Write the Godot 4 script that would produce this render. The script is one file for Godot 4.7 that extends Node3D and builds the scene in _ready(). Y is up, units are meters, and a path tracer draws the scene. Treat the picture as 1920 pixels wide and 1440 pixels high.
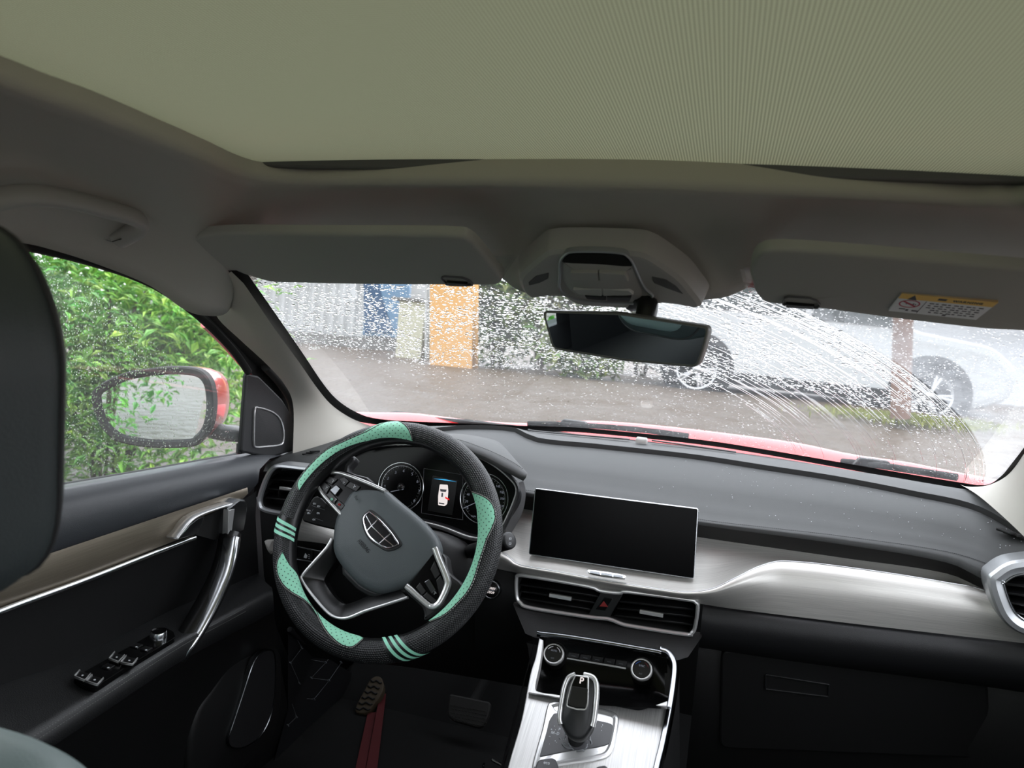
extends Node3D
# Car cabin on a rainy day. x = right, y = up, -z = towards the bonnet, metres. "f" below is the distance ahead of the lens, z = -f.
const FOC := 1400.0            # focal length in pixels of the 1920 x 1440 frame
const EYE := Vector3(0.16, 1.36, 0.0)
var lens := Basis()
var M := {}
var T := {}
var rng := RandomNumberGenerator.new()

func _ready():
	rng.seed = 7
	# ---- camera
	var xd := Vector3(4925, 503, -1400).normalized()
	var fd := Vector3(400, -52, 1400)
	fd = (fd - xd * fd.dot(xd)).normalized()
	var dd := fd.cross(xd)
	lens = Basis(Vector3(xd.x, -dd.x, -fd.x), Vector3(-xd.y, dd.y, fd.y), Vector3(-xd.z, dd.z, fd.z))
	var cam := Camera3D.new()
	cam.name = "camera"
	cam.fov = rad_to_deg(2.0 * atan(720.0 / FOC))
	cam.near = 0.02
	cam.far = 200.0
	cam.transform = Transform3D(lens, EYE)
	var ca := CameraAttributesPhysical.new()
	ca.frustum_focal_length = 23.34
	ca.frustum_focus_distance = 1.3
	ca.exposure_aperture = 6.1
	cam.attributes = ca
	cam.fov = rad_to_deg(2.0 * atan(720.0 / FOC))
	cam.near = 0.02
	cam.far = 200.0
	add_child(cam)
	cam.current = true
	# ---- overcast sky
	var we := WorldEnvironment.new()
	we.name = "world"
	var e := Environment.new()
	var sm := ProceduralSkyMaterial.new()
	sm.sky_top_color = Color(0.90, 0.92, 0.95)
	sm.sky_horizon_color = Color(0.82, 0.83, 0.85)
	sm.sky_curve = 0.3
	sm.ground_horizon_color = Color(0.55, 0.54, 0.50)
	sm.ground_bottom_color = Color(0.35, 0.33, 0.30)
	sm.sky_energy_multiplier = 1.0
	var sky := Sky.new()
	sky.sky_material = sm
	e.background_mode = Environment.BG_SKY
	e.sky = sky
	e.background_energy_multiplier = 1.0
	e.tonemap_mode = Environment.TONE_MAPPER_LINEAR
	e.tonemap_exposure = 5.2
	e.sdfgi_enabled = true
	e.ssao_enabled = true
	e.ssil_enabled = true
	we.environment = e
	add_child(we)
	# ---- the place
	textures()
	materials()
	shell_of_car()
	outside()
	dashboard()
	vents()
	cluster()
	column()
	wheel()
	screen()
	console()
	door()
	roof_items()
	seats()
	footwell()
	rain()

# ------------------------------------------------------------------ photogrammetry: where a line of sight meets a surface of the car
func ray(x: float, y: float) -> Vector3:
	return lens * Vector3((x - 960.0) / FOC, (720.0 - y) / FOC, -1.0)
func hit(x: float, y: float, p: Vector3, n: Vector3) -> Vector3:
	var d := ray(x, y)
	return EYE + d * ((p - EYE).dot(n) / d.dot(n))
func at_f(x: float, y: float, f: float) -> Vector3:
	return hit(x, y, Vector3(0, 0, -f), Vector3(0, 0, 1))
func at_x(x: float, y: float, wx: float) -> Vector3:
	return hit(x, y, Vector3(wx, 0, 0), Vector3(1, 0, 0))
func at_y(x: float, y: float, wy: float) -> Vector3:
	return hit(x, y, Vector3(0, wy, 0), Vector3(0, 1, 0))
# windscreen surface: v 0 at the dash, 1 at the header
func screen_at(x: float, v: float) -> Vector3:
	var b := Vector3(x, 1.165 - 0.06 * x * x, -1.75 + 0.36 * x * x)
	var t := Vector3(x, 1.462 - 0.08 * x * x, -1.0 + 0.2 * x * x)
	return b.lerp(t, v)
func screen_half(v: float) -> float:
	return 0.678 - 0.02 * v - 0.095 * v * v
func screen_n(x: float, v: float) -> Vector3:
	return (screen_at(x + 0.01, v) - screen_at(x - 0.01, v)).cross(screen_at(x, v + 0.01) - screen_at(x, v - 0.01)).normalized()
func screen_gap(p: Vector3) -> float:
	var b := screen_at(p.x, 0)
	var t := screen_at(p.x, 1)
	return p.y - lerpf(b.y, t.y, (p.z - b.z) / (t.z - b.z))
func at_screen(x: float, y: float) -> Vector3:
	var d := ray(x, y)
	var a := 0.6
	var g := screen_gap(EYE + d * a)
	for i in 200:
		var h := screen_gap(EYE + d * (a + 0.01))
		if g * h <= 0:
			a += 0.01 * g / (g - h)
			break
		g = h
		a += 0.01
	return EYE + d * a
# a frame: origin, z towards the driver and up by tilt degrees
func frame(p: Vector3, tilt: float, yaw := 0.0) -> Transform3D:
	return Transform3D(Basis(Vector3.UP, deg_to_rad(yaw)) * Basis(Vector3.RIGHT, deg_to_rad(-tilt)), p)
func loc1(fr: Transform3D, x: float, y: float, off := 0.0) -> Vector2:
	var q := fr.affine_inverse() * hit(x, y, fr.origin + fr.basis.z * off, fr.basis.z)
	return Vector2(q.x, q.y)
func loc(fr: Transform3D, px: Array, off := 0.0) -> PackedVector2Array:
	var a := PackedVector2Array()
	for i in range(0, px.size(), 2):
		a.append(loc1(fr, px[i], px[i + 1], off))
	return a

# ------------------------------------------------------------------ curves
func cr2(p: PackedVector2Array, n: int, closed := true) -> PackedVector2Array:
	var a := PackedVector2Array()
	var c := p.size()
	for i in (c if closed else c - 1):
		var p0 := p[posmod(i - 1, c)] if closed else p[maxi(i - 1, 0)]
		var p3 := p[(i + 2) % c] if closed else p[mini(i + 2, c - 1)]
		for k in n:
			a.append(p[i].cubic_interpolate(p[(i + 1) % c], p0, p3, float(k) / n))
	if not closed:
		a.append(p[c - 1])
	return a
func cr3(p: PackedVector3Array, n: int, closed := false) -> PackedVector3Array:
	var a := PackedVector3Array()
	var c := p.size()
	for i in (c if closed else c - 1):
		var p0 := p[posmod(i - 1, c)] if closed else p[maxi(i - 1, 0)]
		var p3 := p[(i + 2) % c] if closed else p[mini(i + 2, c - 1)]
		for k in n:
			a.append(p[i].cubic_interpolate(p[(i + 1) % c], p0, p3, float(k) / n))
	if not closed:
		a.append(p[c - 1])
	return a
func even3(p: PackedVector3Array, n: int) -> PackedVector3Array:
	var l := PackedFloat32Array([0.0])
	for i in range(1, p.size()):
		l.append(l[i - 1] + p[i].distance_to(p[i - 1]))
	var a := PackedVector3Array()
	var k := 0
	for i in n:
		var d := l[-1] * i / (n - 1)
		while k < p.size() - 2 and l[k + 1] < d:
			k += 1
		a.append(p[k].lerp(p[k + 1], clampf((d - l[k]) / maxf(l[k + 1] - l[k], 1e-9), 0, 1)))
	return a
func round_poly(p: PackedVector2Array, r: float, n := 5) -> PackedVector2Array:
	var a := PackedVector2Array()
	var c := p.size()
	for i in c:
		var q := p[i]
		var u := p[posmod(i - 1, c)] - q
		var w := p[(i + 1) % c] - q
		var rr := minf(r, minf(u.length(), w.length()) * 0.48)
		u = q + u.normalized() * rr
		w = q + w.normalized() * rr
		for k in n + 1:
			var t := float(k) / n
			a.append(u.lerp(q, t).lerp(q.lerp(w, t), t))
	return a
func rect(w: float, h: float, c := Vector2.ZERO) -> PackedVector2Array:
	return PackedVector2Array([c + Vector2(-w, -h) / 2, c + Vector2(w, -h) / 2, c + Vector2(w, h) / 2, c + Vector2(-w, h) / 2])
func disc(r: float, n := 32, c := Vector2.ZERO, ry := -1.0) -> PackedVector2Array:
	var a := PackedVector2Array()
	for i in n:
		a.append(c + Vector2(cos(TAU * i / n) * r, sin(TAU * i / n) * (ry if ry > 0 else r)))
	return a
func area2(p: PackedVector2Array) -> float:
	var s := 0.0
	for i in p.size():
		s += p[i].cross(p[(i + 1) % p.size()])
	return s
func ccw(p: PackedVector2Array) -> PackedVector2Array:
	if area2(p) < 0:
		p = p.duplicate()
		p.reverse()
	return p
func inset(p: PackedVector2Array, d: float) -> PackedVector2Array:
	var a := PackedVector2Array()
	var c := p.size()
	for i in c:
		var e1 := (p[i] - p[posmod(i - 1, c)]).normalized()
		var e2 := (p[(i + 1) % c] - p[i]).normalized()
		var n1 := Vector2(-e1.y, e1.x)
		var n2 := Vector2(-e2.y, e2.x)
		a.append(p[i] + (n1 + n2) / maxf(1.0 + n1.dot(n2), 0.35) * d)
	return a
func xy3(p: PackedVector2Array, z := 0.0) -> PackedVector3Array:
	var a := PackedVector3Array()
	for q in p:
		a.append(Vector3(q.x, q.y, z))
	return a
func px3(px: Array) -> PackedVector3Array:      # x, y, f triples
	var a := PackedVector3Array()
	for i in range(0, px.size(), 3):
		a.append(at_f(px[i], px[i + 1], px[i + 2]))
	return a
# a dash curve given as x, y, f triples, read off at even x
func across(px: Array, x0: float, x1: float, n: int) -> PackedVector3Array:
	var a := PackedVector3Array()
	var c := px.size() / 3
	for i in n:
		var x := lerpf(x0, x1, float(i) / (n - 1))
		var k := 0
		while k < c - 2 and px[3 * k + 3] < x:
			k += 1
		var t: float = (x - px[3 * k]) / (px[3 * k + 3] - px[3 * k])
		var g := []
		for j in [1, 2]:
			var b: float = px[3 * k + j]
			var d: float = px[3 * k + 3 + j]
			var xa: float = px[3 * maxi(k - 1, 0)]
			var xb: float = px[3 * mini(k + 2, c - 1)]
			var h: float = px[3 * k + 3] - px[3 * k]
			var ma: float = (d - px[3 * maxi(k - 1, 0) + j]) / maxf(px[3 * k + 3] - xa, 1.0) * h
			var mb: float = (px[3 * mini(k + 2, c - 1) + j] - b) / maxf(xb - px[3 * k], 1.0) * h
			var tt := clampf(t, 0.0, 1.0)
			var v := (2 * tt ** 3 - 3 * tt * tt + 1) * b + (tt ** 3 - 2 * tt * tt + tt) * ma + (3 * tt * tt - 2 * tt ** 3) * d + (tt ** 3 - tt * tt) * mb
			if t < 0 or t > 1:
				v += (t - tt) * (d - b)
			g.append(v)
		a.append(at_f(x, g[0], g[1]))
	return a

# ------------------------------------------------------------------ meshes
func begin() -> SurfaceTool:
	var s := SurfaceTool.new()
	s.begin(Mesh.PRIMITIVE_TRIANGLES)
	return s
func tri(s: SurfaceTool, a: Vector3, b: Vector3, c: Vector3, ua := Vector2.ZERO, ub := Vector2.ZERO, uc := Vector2.ZERO):
	s.set_uv(ua); s.add_vertex(a)
	s.set_uv(ub); s.add_vertex(b)
	s.set_uv(uc); s.add_vertex(c)
# rings of an outline, each inset by x at height y; the last one closed by a cap
func shell(s: SurfaceTool, poly: PackedVector2Array, loops: Array, cap := true, soft := false, tf := Transform3D()):
	poly = ccw(poly)
	var c := poly.size()
	var rings := []
	for l in loops:
		rings.append(xy3(inset(poly, l.x), l.y))
	for i in rings.size() - 1:
		s.set_smooth_group(0 if soft else i)
		for k in c:
			var a := tf * (rings[i][k] as Vector3)
			var b := tf * (rings[i][(k + 1) % c] as Vector3)
			var g := tf * (rings[i + 1][(k + 1) % c] as Vector3)
			var d := tf * (rings[i + 1][k] as Vector3)
			var u0 := Vector2(float(k) / c, float(i))
			var u1 := Vector2(float(k + 1) / c, float(i))
			tri(s, a, d, g, u0, u0 + Vector2(0, 1), u1 + Vector2(0, 1))
			tri(s, a, g, b, u0, u1 + Vector2(0, 1), u1)
	if cap:
		s.set_smooth_group(0 if soft else 30)
		capped(s, inset(poly, loops[-1].x), loops[-1].y, tf)
func capped(s: SurfaceTool, p: PackedVector2Array, z: float, tf := Transform3D()):
	for q in triangles(p):
		var a: Vector2 = q[0]
		var b: Vector2 = q[1]
		var c: Vector2 = q[2]
		tri(s, tf * Vector3(a.x, a.y, z), tf * Vector3(b.x, b.y, z), tf * Vector3(c.x, c.y, z), a, b, c)
func triangles(p: PackedVector2Array) -> Array:      # clockwise triangles that fill an outline
	var t := Geometry2D.triangulate_polygon(p)
	var out := []
	for i in range(0, t.size(), 3):
		out.append([p[t[i]], p[t[i + 1]], p[t[i + 2]]])
	if t.size() == 0:
		var m := Vector2.ZERO
		for q in p:
			m += q / p.size()
		for i in p.size():
			out.append([m, p[i], p[(i + 1) % p.size()]])
	for q in out:
		if (q[1] - q[0]).cross(q[2] - q[0]) > 0:
			var x = q[1]
			q[1] = q[2]
			q[2] = x
	return out
func slab_loops(z0: float, z1: float, r: float) -> Array:
	return [Vector2(0, z0), Vector2(0, z1 - r), Vector2(r * 0.3, z1 - r * 0.3), Vector2(r, z1)]
func slab(s: SurfaceTool, poly: PackedVector2Array, z0: float, z1: float, r := 0.001, tf := Transform3D()):
	shell(s, poly, slab_loops(z0, z1, r), true, false, tf)
func band(s: SurfaceTool, poly: PackedVector2Array, w: float, z0: float, z1: float, r := 0.0008, tf := Transform3D()):
	shell(s, poly, [Vector2(0, z0), Vector2(0, z1 - r), Vector2(r, z1), Vector2(w - r, z1), Vector2(w, z1 - r), Vector2(w, z0)], false, false, tf)
# a pillow: outline scaled towards its centre, rising by h
func pillow(s: SurfaceTool, poly: PackedVector2Array, z0: float, z1: float, h: float, edge: float, n := 8):
	poly = ccw(poly)
	var c := poly.size()
	var m := Vector2.ZERO
	for q in poly:
		m += q / c
	var rows := [xy3(poly, z0)]
	var ring := poly
	for k in 5:
		var t := float(k) / 4
		rows.append(xy3(inset(poly, edge * (1.0 - cos(t * PI / 2))), z1 - edge + edge * sin(t * PI / 2)))
	ring = inset(poly, edge)
	for k in range(1, n + 1):
		var t := 1.0 - float(k) / n
		var a := PackedVector3Array()
		for q in ring:
			var w := m + (q - m) * t
			a.append(Vector3(w.x, w.y, z1 + h * (1.0 - t * t)))
		rows.append(a)
	s.set_smooth_group(0)
	for i in rows.size() - 1:
		for k in c:
			var a: Vector3 = rows[i][k]
			var b: Vector3 = rows[i][(k + 1) % c]
			var g: Vector3 = rows[i + 1][(k + 1) % c]
			var d: Vector3 = rows[i + 1][k]
			tri(s, a, d, g, Vector2(a.x, a.y), Vector2(d.x, d.y), Vector2(g.x, g.y))
			if i < rows.size() - 2:
				tri(s, a, g, b, Vector2(a.x, a.y), Vector2(g.x, g.y), Vector2(b.x, b.y))
			else:
				tri(s, a, g, b, Vector2(a.x, a.y), Vector2(g.x, g.y), Vector2(b.x, b.y))
func loft(s: SurfaceTool, rows: Array, group := 0, uvs := Vector2.ZERO, flip := false):
	s.set_smooth_group(group)
	for i in rows.size() - 1:
		var n: int = rows[i].size()
		for k in n - 1:
			var a: Vector3 = rows[i][k]
			var b: Vector3 = rows[i][k + 1]
			var c: Vector3 = rows[i + 1][k + 1]
			var d: Vector3 = rows[i + 1][k]
			var u0 := float(k) / (n - 1)
			var u1 := float(k + 1) / (n - 1)
			var v0 := float(i) / (rows.size() - 1)
			var v1 := float(i + 1) / (rows.size() - 1)
			var ua := Vector2(u0, v0) * uvs if uvs else Vector2(a.x, a.z)
			var ub := Vector2(u1, v0) * uvs if uvs else Vector2(b.x, b.z)
			var uc := Vector2(u1, v1) * uvs if uvs else Vector2(c.x, c.z)
			var ud := Vector2(u0, v1) * uvs if uvs else Vector2(d.x, d.z)
			if flip:
				tri(s, a, c, b, ua, uc, ub)
				tri(s, a, d, c, ua, ud, uc)
			else:
				tri(s, a, b, c, ua, ub, uc)
				tri(s, a, c, d, ua, uc, ud)
# a profile (side, up) swept along a path
func sweep(s: SurfaceTool, path: PackedVector3Array, prof: PackedVector2Array, closed := false, up := Vector3.UP, ends := true, scales := PackedFloat32Array()):
	s.set_smooth_group(0)
	var n := path.size()
	var c := prof.size()
	var rings := []
	var uvl := 0.0
	var ls := []
	for i in n:
		var a := path[posmod(i - 1, n)] if closed else path[maxi(i - 1, 0)]
		var b := path[(i + 1) % n] if closed else path[mini(i + 1, n - 1)]
		var t := (b - a).normalized()
		var side := t.cross(up).normalized()
		var u := side.cross(t)
		var k := scales[i] if scales.size() else 1.0
		var r := PackedVector3Array()
		for q in prof:
			r.append(path[i] + side * q.x * k + u * q.y * k)
		rings.append(r)
		ls.append(uvl)
		uvl += path[i].distance_to(path[(i + 1) % n])
	for i in (n if closed else n - 1):
		for k in c:
			var p: Vector3 = rings[i][k]
			var q: Vector3 = rings[i][(k + 1) % c]
			var r: Vector3 = rings[(i + 1) % n][(k + 1) % c]
			var w: Vector3 = rings[(i + 1) % n][k]
			var l2: float = ls[i] + path[i].distance_to(path[(i + 1) % n])
			tri(s, p, q, r, Vector2(ls[i], float(k) / c), Vector2(ls[i], float(k + 1) / c), Vector2(l2, float(k + 1) / c))
			tri(s, p, r, w, Vector2(ls[i], float(k) / c), Vector2(l2, float(k + 1) / c), Vector2(l2, float(k) / c))
	if ends and not closed:
		s.set_smooth_group(31)
		for j in [0, n - 1]:
			var m := Vector3.ZERO
			for q in rings[j]:
				m += q / c
			for k in c:
				if j:
					tri(s, m, rings[j][k], rings[j][(k + 1) % c])
				else:
					tri(s, m, rings[j][(k + 1) % c], rings[j][k])
func tube(s: SurfaceTool, path: PackedVector3Array, r: float, closed := false, sides := 10, up := Vector3.UP, flat := 1.0, scales := PackedFloat32Array()):
	var p := PackedVector2Array()
	for i in sides:
		p.append(Vector2(cos(TAU * i / sides) * r, -sin(TAU * i / sides) * r * flat))
	sweep(s, path, p, closed, up, true, scales)
# turned profile (radius, height) about an axis frame's y
func lathe(s: SurfaceTool, prof: PackedVector2Array, n: int, tf := Transform3D(), group := 0):
	for k in prof.size() - 1:
		s.set_smooth_group((1 if k else 2) if group else 0)
		for i in n:
			var a := TAU * i / n
			var b := TAU * (i + 1) / n
			var p := prof[k]
			var q := prof[k + 1]
			var v0 := tf * Vector3(p.x * cos(a), p.x * sin(a), p.y)
			var v1 := tf * Vector3(p.x * cos(b), p.x * sin(b), p.y)
			var v2 := tf * Vector3(q.x * cos(b), q.x * sin(b), q.y)
			var v3 := tf * Vector3(q.x * cos(a), q.x * sin(a), q.y)
			tri(s, v0, v3, v2)
			tri(s, v0, v2, v1)
func brick(s: SurfaceTool, size: Vector3, tf := Transform3D(), r := 0.0008):
	slab(s, rect(size.x, size.y), -size.z / 2, size.z / 2, minf(r, minf(size.x, size.y) * 0.3), tf)

# ------------------------------------------------------------------ scene tree
func thing(called: String, label: String, category: String, at := Transform3D(), group := "", kind := "") -> Node3D:
	var o := Node3D.new()
	o.name = called
	add_child(o, true)
	o.transform = at
	tag(o, label, category, group, kind)
	return o
func tag(o: Node3D, label: String, category: String, group := "", kind := ""):
	if label: o.set_meta("label", label)
	if category: o.set_meta("category", category)
	if group: o.set_meta("group", group)
	if kind: o.set_meta("kind", kind)
# one mesh as one named node; world = its points are in the car's axes
func put(called: String, s: SurfaceTool, m: Material, parent: Node3D = self, world := false) -> MeshInstance3D:
	s.generate_normals()
	var o := MeshInstance3D.new()
	o.name = called
	o.mesh = s.commit()
	o.material_override = m
	parent.add_child(o, true)
	if world:
		o.transform = parent.global_transform.affine_inverse()
	return o
func lettering(called: String, what: String, size: float, at: Transform3D, m: Material, parent: Node3D, bold := false) -> MeshInstance3D:
	var t := TextMesh.new()
	t.text = what
	var f := SystemFont.new()
	f.font_names = PackedStringArray(["Droid Sans"])
	if bold: f.font_weight = 700
	t.font = f
	t.font_size = 32
	t.pixel_size = size / 32.0
	t.depth = 0.0003
	var o := MeshInstance3D.new()
	o.name = called
	o.mesh = t
	o.material_override = m
	o.transform = at
	parent.add_child(o, true)
	return o
func flat_at(p: Vector2, z: float, turn := 0.0) -> Transform3D:
	return Transform3D(Basis(Vector3.BACK, deg_to_rad(turn)), Vector3(p.x, p.y, z))

# ------------------------------------------------------------------ textures and materials
func picture(w: int, h: int, f: Callable) -> ImageTexture:
	var im := Image.create(w, h, false, Image.FORMAT_RGBA8)
	for y in h:
		for x in w:
			im.set_pixel(x, y, f.call(x, y))
	return ImageTexture.create_from_image(im)
func noise_tex(type: int, freq: float, size := 512, oct := 3) -> NoiseTexture2D:
	var n := FastNoiseLite.new()
	n.noise_type = type
	n.frequency = freq
	n.fractal_octaves = oct
	n.seed = 3
	var t := NoiseTexture2D.new()
	t.width = size
	t.height = size
	t.seamless = true
	t.noise = n
	return t
func textures():
	T.grain = noise_tex(FastNoiseLite.TYPE_CELLULAR, 0.09, 512, 1)
	T.fine = noise_tex(FastNoiseLite.TYPE_SIMPLEX, 0.12, 512, 3)
	T.cloud = noise_tex(FastNoiseLite.TYPE_SIMPLEX, 0.012, 512, 4)
	# brushed metal: streaks along u
	var rows := PackedFloat32Array()
	rows.resize(512 * 9)
	for i in rows.size():
		rows[i] = rng.randf()
	T.brush = picture(512, 512, func(x, y):
		var k := int(x / 64.0)
		var t: float = fposmod(x / 64.0, 1.0)
		var g := lerpf(rows[y * 9 + k], rows[y * 9 + (k + 1) % 8], smoothstep(0, 1, t))
		g = 0.88 + 0.12 * g
		return Color(g, g, g))
	# ribbed shade cloth
	T.rib = picture(64, 64, func(x, y):
		var g := 0.72 + 0.28 * (0.5 + 0.5 * sin(TAU * x / 16.0))
		g *= 0.94 + 0.06 * sin(TAU * y / 16.0)
		return Color(g, g, g))
	# twill of the wheel cover
	T.twill = picture(64, 64, func(x, y):
		var row := int(y / 16.0)
		var a: float = fposmod(x / 16.0 + 0.5 * (row % 2), 1.0) - 0.5
		var b: float = fposmod(y / 16.0, 1.0) - 0.5
		var g := 1.0 - smoothstep(0.12, 0.5, Vector2(a * 1.0, b * 1.15).length())
		return Color(g, g, g))
	T.perf = picture(64, 64, func(x, y):
		var g := 1.0
		for q in [Vector2(16, 16), Vector2(48, 48)]:
			g = minf(g, smoothstep(4.5, 7.5, Vector2(x, y).distance_to(q)))
		return Color(0.35 + 0.65 * g, 0.42 + 0.58 * g, 0.38 + 0.62 * g))
	T.dots = picture(32, 32, func(x, y):
		var g := smoothstep(4.0, 8.0, Vector2(x, y).distance_to(Vector2(16, 16)))
		return Color(g, g, g))
func mat(called: String, c: Color, rough := 0.5, metal := 0.0, spec := 0.5) -> StandardMaterial3D:
	var m := StandardMaterial3D.new()
	m.resource_name = called
	m.albedo_color = c
	m.roughness = rough
	m.metallic = metal
	m.metallic_specular = spec
	M[called] = m
	return m
func relief(m: StandardMaterial3D, t: Texture2D, depth: float, scale: float, tri3 := true):
	m.heightmap_enabled = true
	m.heightmap_texture = t
	m.heightmap_scale = depth
	if tri3:
		m.uv1_triplanar = true
		m.uv1_world_triplanar = false
	m.uv1_scale = Vector3.ONE * scale
func materials():
	relief(mat("headliner", Color(0.72, 0.705, 0.675), 0.95), T.fine, 0.03, 14.0)
	mat("pillar_trim", Color(0.70, 0.685, 0.65), 0.7)
	mat("grey_plastic", Color(0.64, 0.63, 0.615), 0.5)
	relief(mat("visor_cloth", Color(0.66, 0.655, 0.63), 0.9), T.fine, 0.02, 14.0)
	var m := mat("shade_cloth", Color(0.76, 0.765, 0.665), 0.95)
	m.albedo_texture = T.rib
	m.backlight_enabled = true
	m.backlight = Color(0.54, 0.54, 0.50)
	relief(mat("dash_top", Color(0.235, 0.24, 0.24), 0.62), T.grain, 0.012, 22.0)
	relief(mat("black_plastic", Color(0.038, 0.038, 0.041), 0.55), T.grain, 0.012, 22.0)
	relief(mat("soft_black", Color(0.09, 0.092, 0.1), 0.5), T.grain, 0.015, 20.0)
	mat("grey_dark", Color(0.36, 0.36, 0.365), 0.45)
	mat("smooth_black", Color(0.055, 0.055, 0.058), 0.35)
	mat("piano_black", Color(0.03, 0.03, 0.032), 0.2, 0.0, 0.3)
	mat("rubber", Color(0.05, 0.05, 0.05), 0.7)
	mat("void_black", Color(0.02, 0.02, 0.02), 0.9)
	relief(mat("airbag_skin", Color(0.30, 0.325, 0.335), 0.48), T.grain, 0.02, 26.0)
	m = mat("brushed", Color(0.88, 0.87, 0.85), 0.42, 0.6)
	m.albedo_texture = T.brush
	m = mat("brushed_wood", Color(0.50, 0.465, 0.41), 0.38, 0.6)
	m.albedo_texture = T.brush
	mat("satin_chrome", Color(0.82, 0.83, 0.84), 0.22, 1.0)
	mat("chrome", Color(0.88, 0.89, 0.90), 0.08, 1.0)
	mat("rail_chrome", Color(0.62, 0.63, 0.65), 0.2, 1.0)
	mat("dark_chrome", Color(0.45, 0.46, 0.47), 0.2, 1.0)
	mat("silver_paint", Color(0.70, 0.71, 0.72), 0.35, 0.7)
	m = mat("cover_black", Color(0.13, 0.135, 0.14), 0.42)
	relief(m, T.twill, 0.12, 1.0, false)
	m.uv1_scale = Vector3(76, 9, 1)
	m = mat("cover_mint", Color(0.58, 0.85, 0.73), 0.55)
	m.albedo_texture = T.perf
	m.uv1_scale = Vector3(105, 14, 1)
	mat("mint_plain", Color(0.60, 0.88, 0.77), 0.5)
	mat("screen_glass", Color(0.018, 0.018, 0.02), 0.22, 0.0, 0.2)
	m = mat("brushed_plate", Color(0.86, 0.855, 0.85), 0.4, 0.5)
	m.albedo_texture = T.brush
	mat("gate_grey", Color(0.26, 0.26, 0.27), 0.4)
	mat("lever_black", Color(0.10, 0.105, 0.11), 0.4)
	mat("film", Color(0.42, 0.43, 0.44), 0.2)
	relief(mat("door_pad", Color(0.19, 0.20, 0.215), 0.5), T.grain, 0.015, 20.0)
	relief(mat("door_black", Color(0.06, 0.061, 0.064), 0.55), T.grain, 0.012, 22.0)
	m = mat("mesh_black", Color(0.10, 0.10, 0.105), 0.5)
	relief(m, T.dots, 0.04, 480.0)
	mat("frame_red", Color(0.30, 0.03, 0.04), 0.4)
	mat("blue_mark", Color(0.10, 0.32, 0.62), 0.6)
	mat("paper", Color(0.92, 0.925, 0.93), 0.6)
	mat("label_yellow", Color(0.95, 0.78, 0.40), 0.6)
	mat("label_red", Color(0.72, 0.22, 0.30), 0.6)
	mat("label_ink", Color(0.25, 0.25, 0.27), 0.6)
	mat("lamp_lens", Color(0.72, 0.72, 0.71), 0.15)
	mat("mirror_case", Color(0.42, 0.42, 0.41), 0.4)
	relief(mat("mesh_grey", Color(0.34, 0.34, 0.34), 0.6), T.dots, 0.04, 480.0)
	mat("rest_brown", Color(0.28, 0.235, 0.17), 0.7)
	mat("pedal_rubber", Color(0.15, 0.145, 0.14), 0.7)
	mat("thread", Color(0.72, 0.72, 0.70), 0.8)
	mat("pale_thread", Color(0.45, 0.45, 0.44), 0.8)
	relief(mat("seat_leather_lit", Color(0.43, 0.49, 0.49), 0.5), T.grain, 0.03, 14.0)  # paler seat leather: light on the seat front is put into its colour
	mat("dark_thread", Color(0.16, 0.16, 0.165), 0.8)
	relief(mat("leather", Color(0.085, 0.088, 0.092), 0.48), T.grain, 0.03, 14.0)
	relief(mat("seat_leather", Color(0.20, 0.225, 0.23), 0.5), T.grain, 0.03, 14.0)
	relief(mat("carpet", Color(0.02, 0.021, 0.022), 0.95), T.fine, 0.1, 20.0)
	mat("red_band", Color(0.34, 0.03, 0.06), 0.8)
	mat("legend", Color(0.85, 0.86, 0.88), 0.6)
	mat("faint_legend", Color(0.40, 0.41, 0.43), 0.6)
	mat("dark_print", Color(0.05, 0.055, 0.06), 0.7)
	m = mat("mirror_glass", Color(0.90, 0.95, 0.95), 0.0, 1.0)
	m = mat("red_paint", Color(0.78, 0.03, 0.06), 0.3)
	m.clearcoat_enabled = true
	m.clearcoat = 1.0
	m.clearcoat_roughness = 0.03
	m = mat("pane", Color(0.93, 0.97, 0.95, 0.03), 0.0)
	m.transparency = BaseMaterial3D.TRANSPARENCY_ALPHA
	m = mat("droplet", Color(1, 1, 1, 0.0), 0.0)
	m.refraction_enabled = true
	m.refraction_scale = 0.033
	mat("silver_soft", Color(0.84, 0.84, 0.84), 0.26, 0.65)
	mat("red_print", Color(0.7, 0.12, 0.12), 0.6)
	mat("dark_red_print", Color(0.52, 0.10, 0.10), 0.6)
	relief(mat("deep_black", Color(0.035, 0.035, 0.037), 0.6), T.grain, 0.012, 22.0)
	glow("lit_red", Color(1.0, 0.12, 0.12), 0.174)
	glow("lit_white", Color(1.0, 0.96, 0.95), 0.161)
	glow("lit_blue", Color(0.25, 0.75, 1.0), 0.155)
	glow("lit_dim", Color(0.75, 0.78, 0.85), 0.050)
	glow("lit_orange", Color(1.0, 0.3, 0.2), 0.06)
func glow(called: String, c: Color, k: float):
	var m := mat(called, Color(c.r * 0.3, c.g * 0.3, c.b * 0.3), 0.6)
	m.emission_enabled = true
	m.emission = c
	m.emission_energy_multiplier = k

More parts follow.
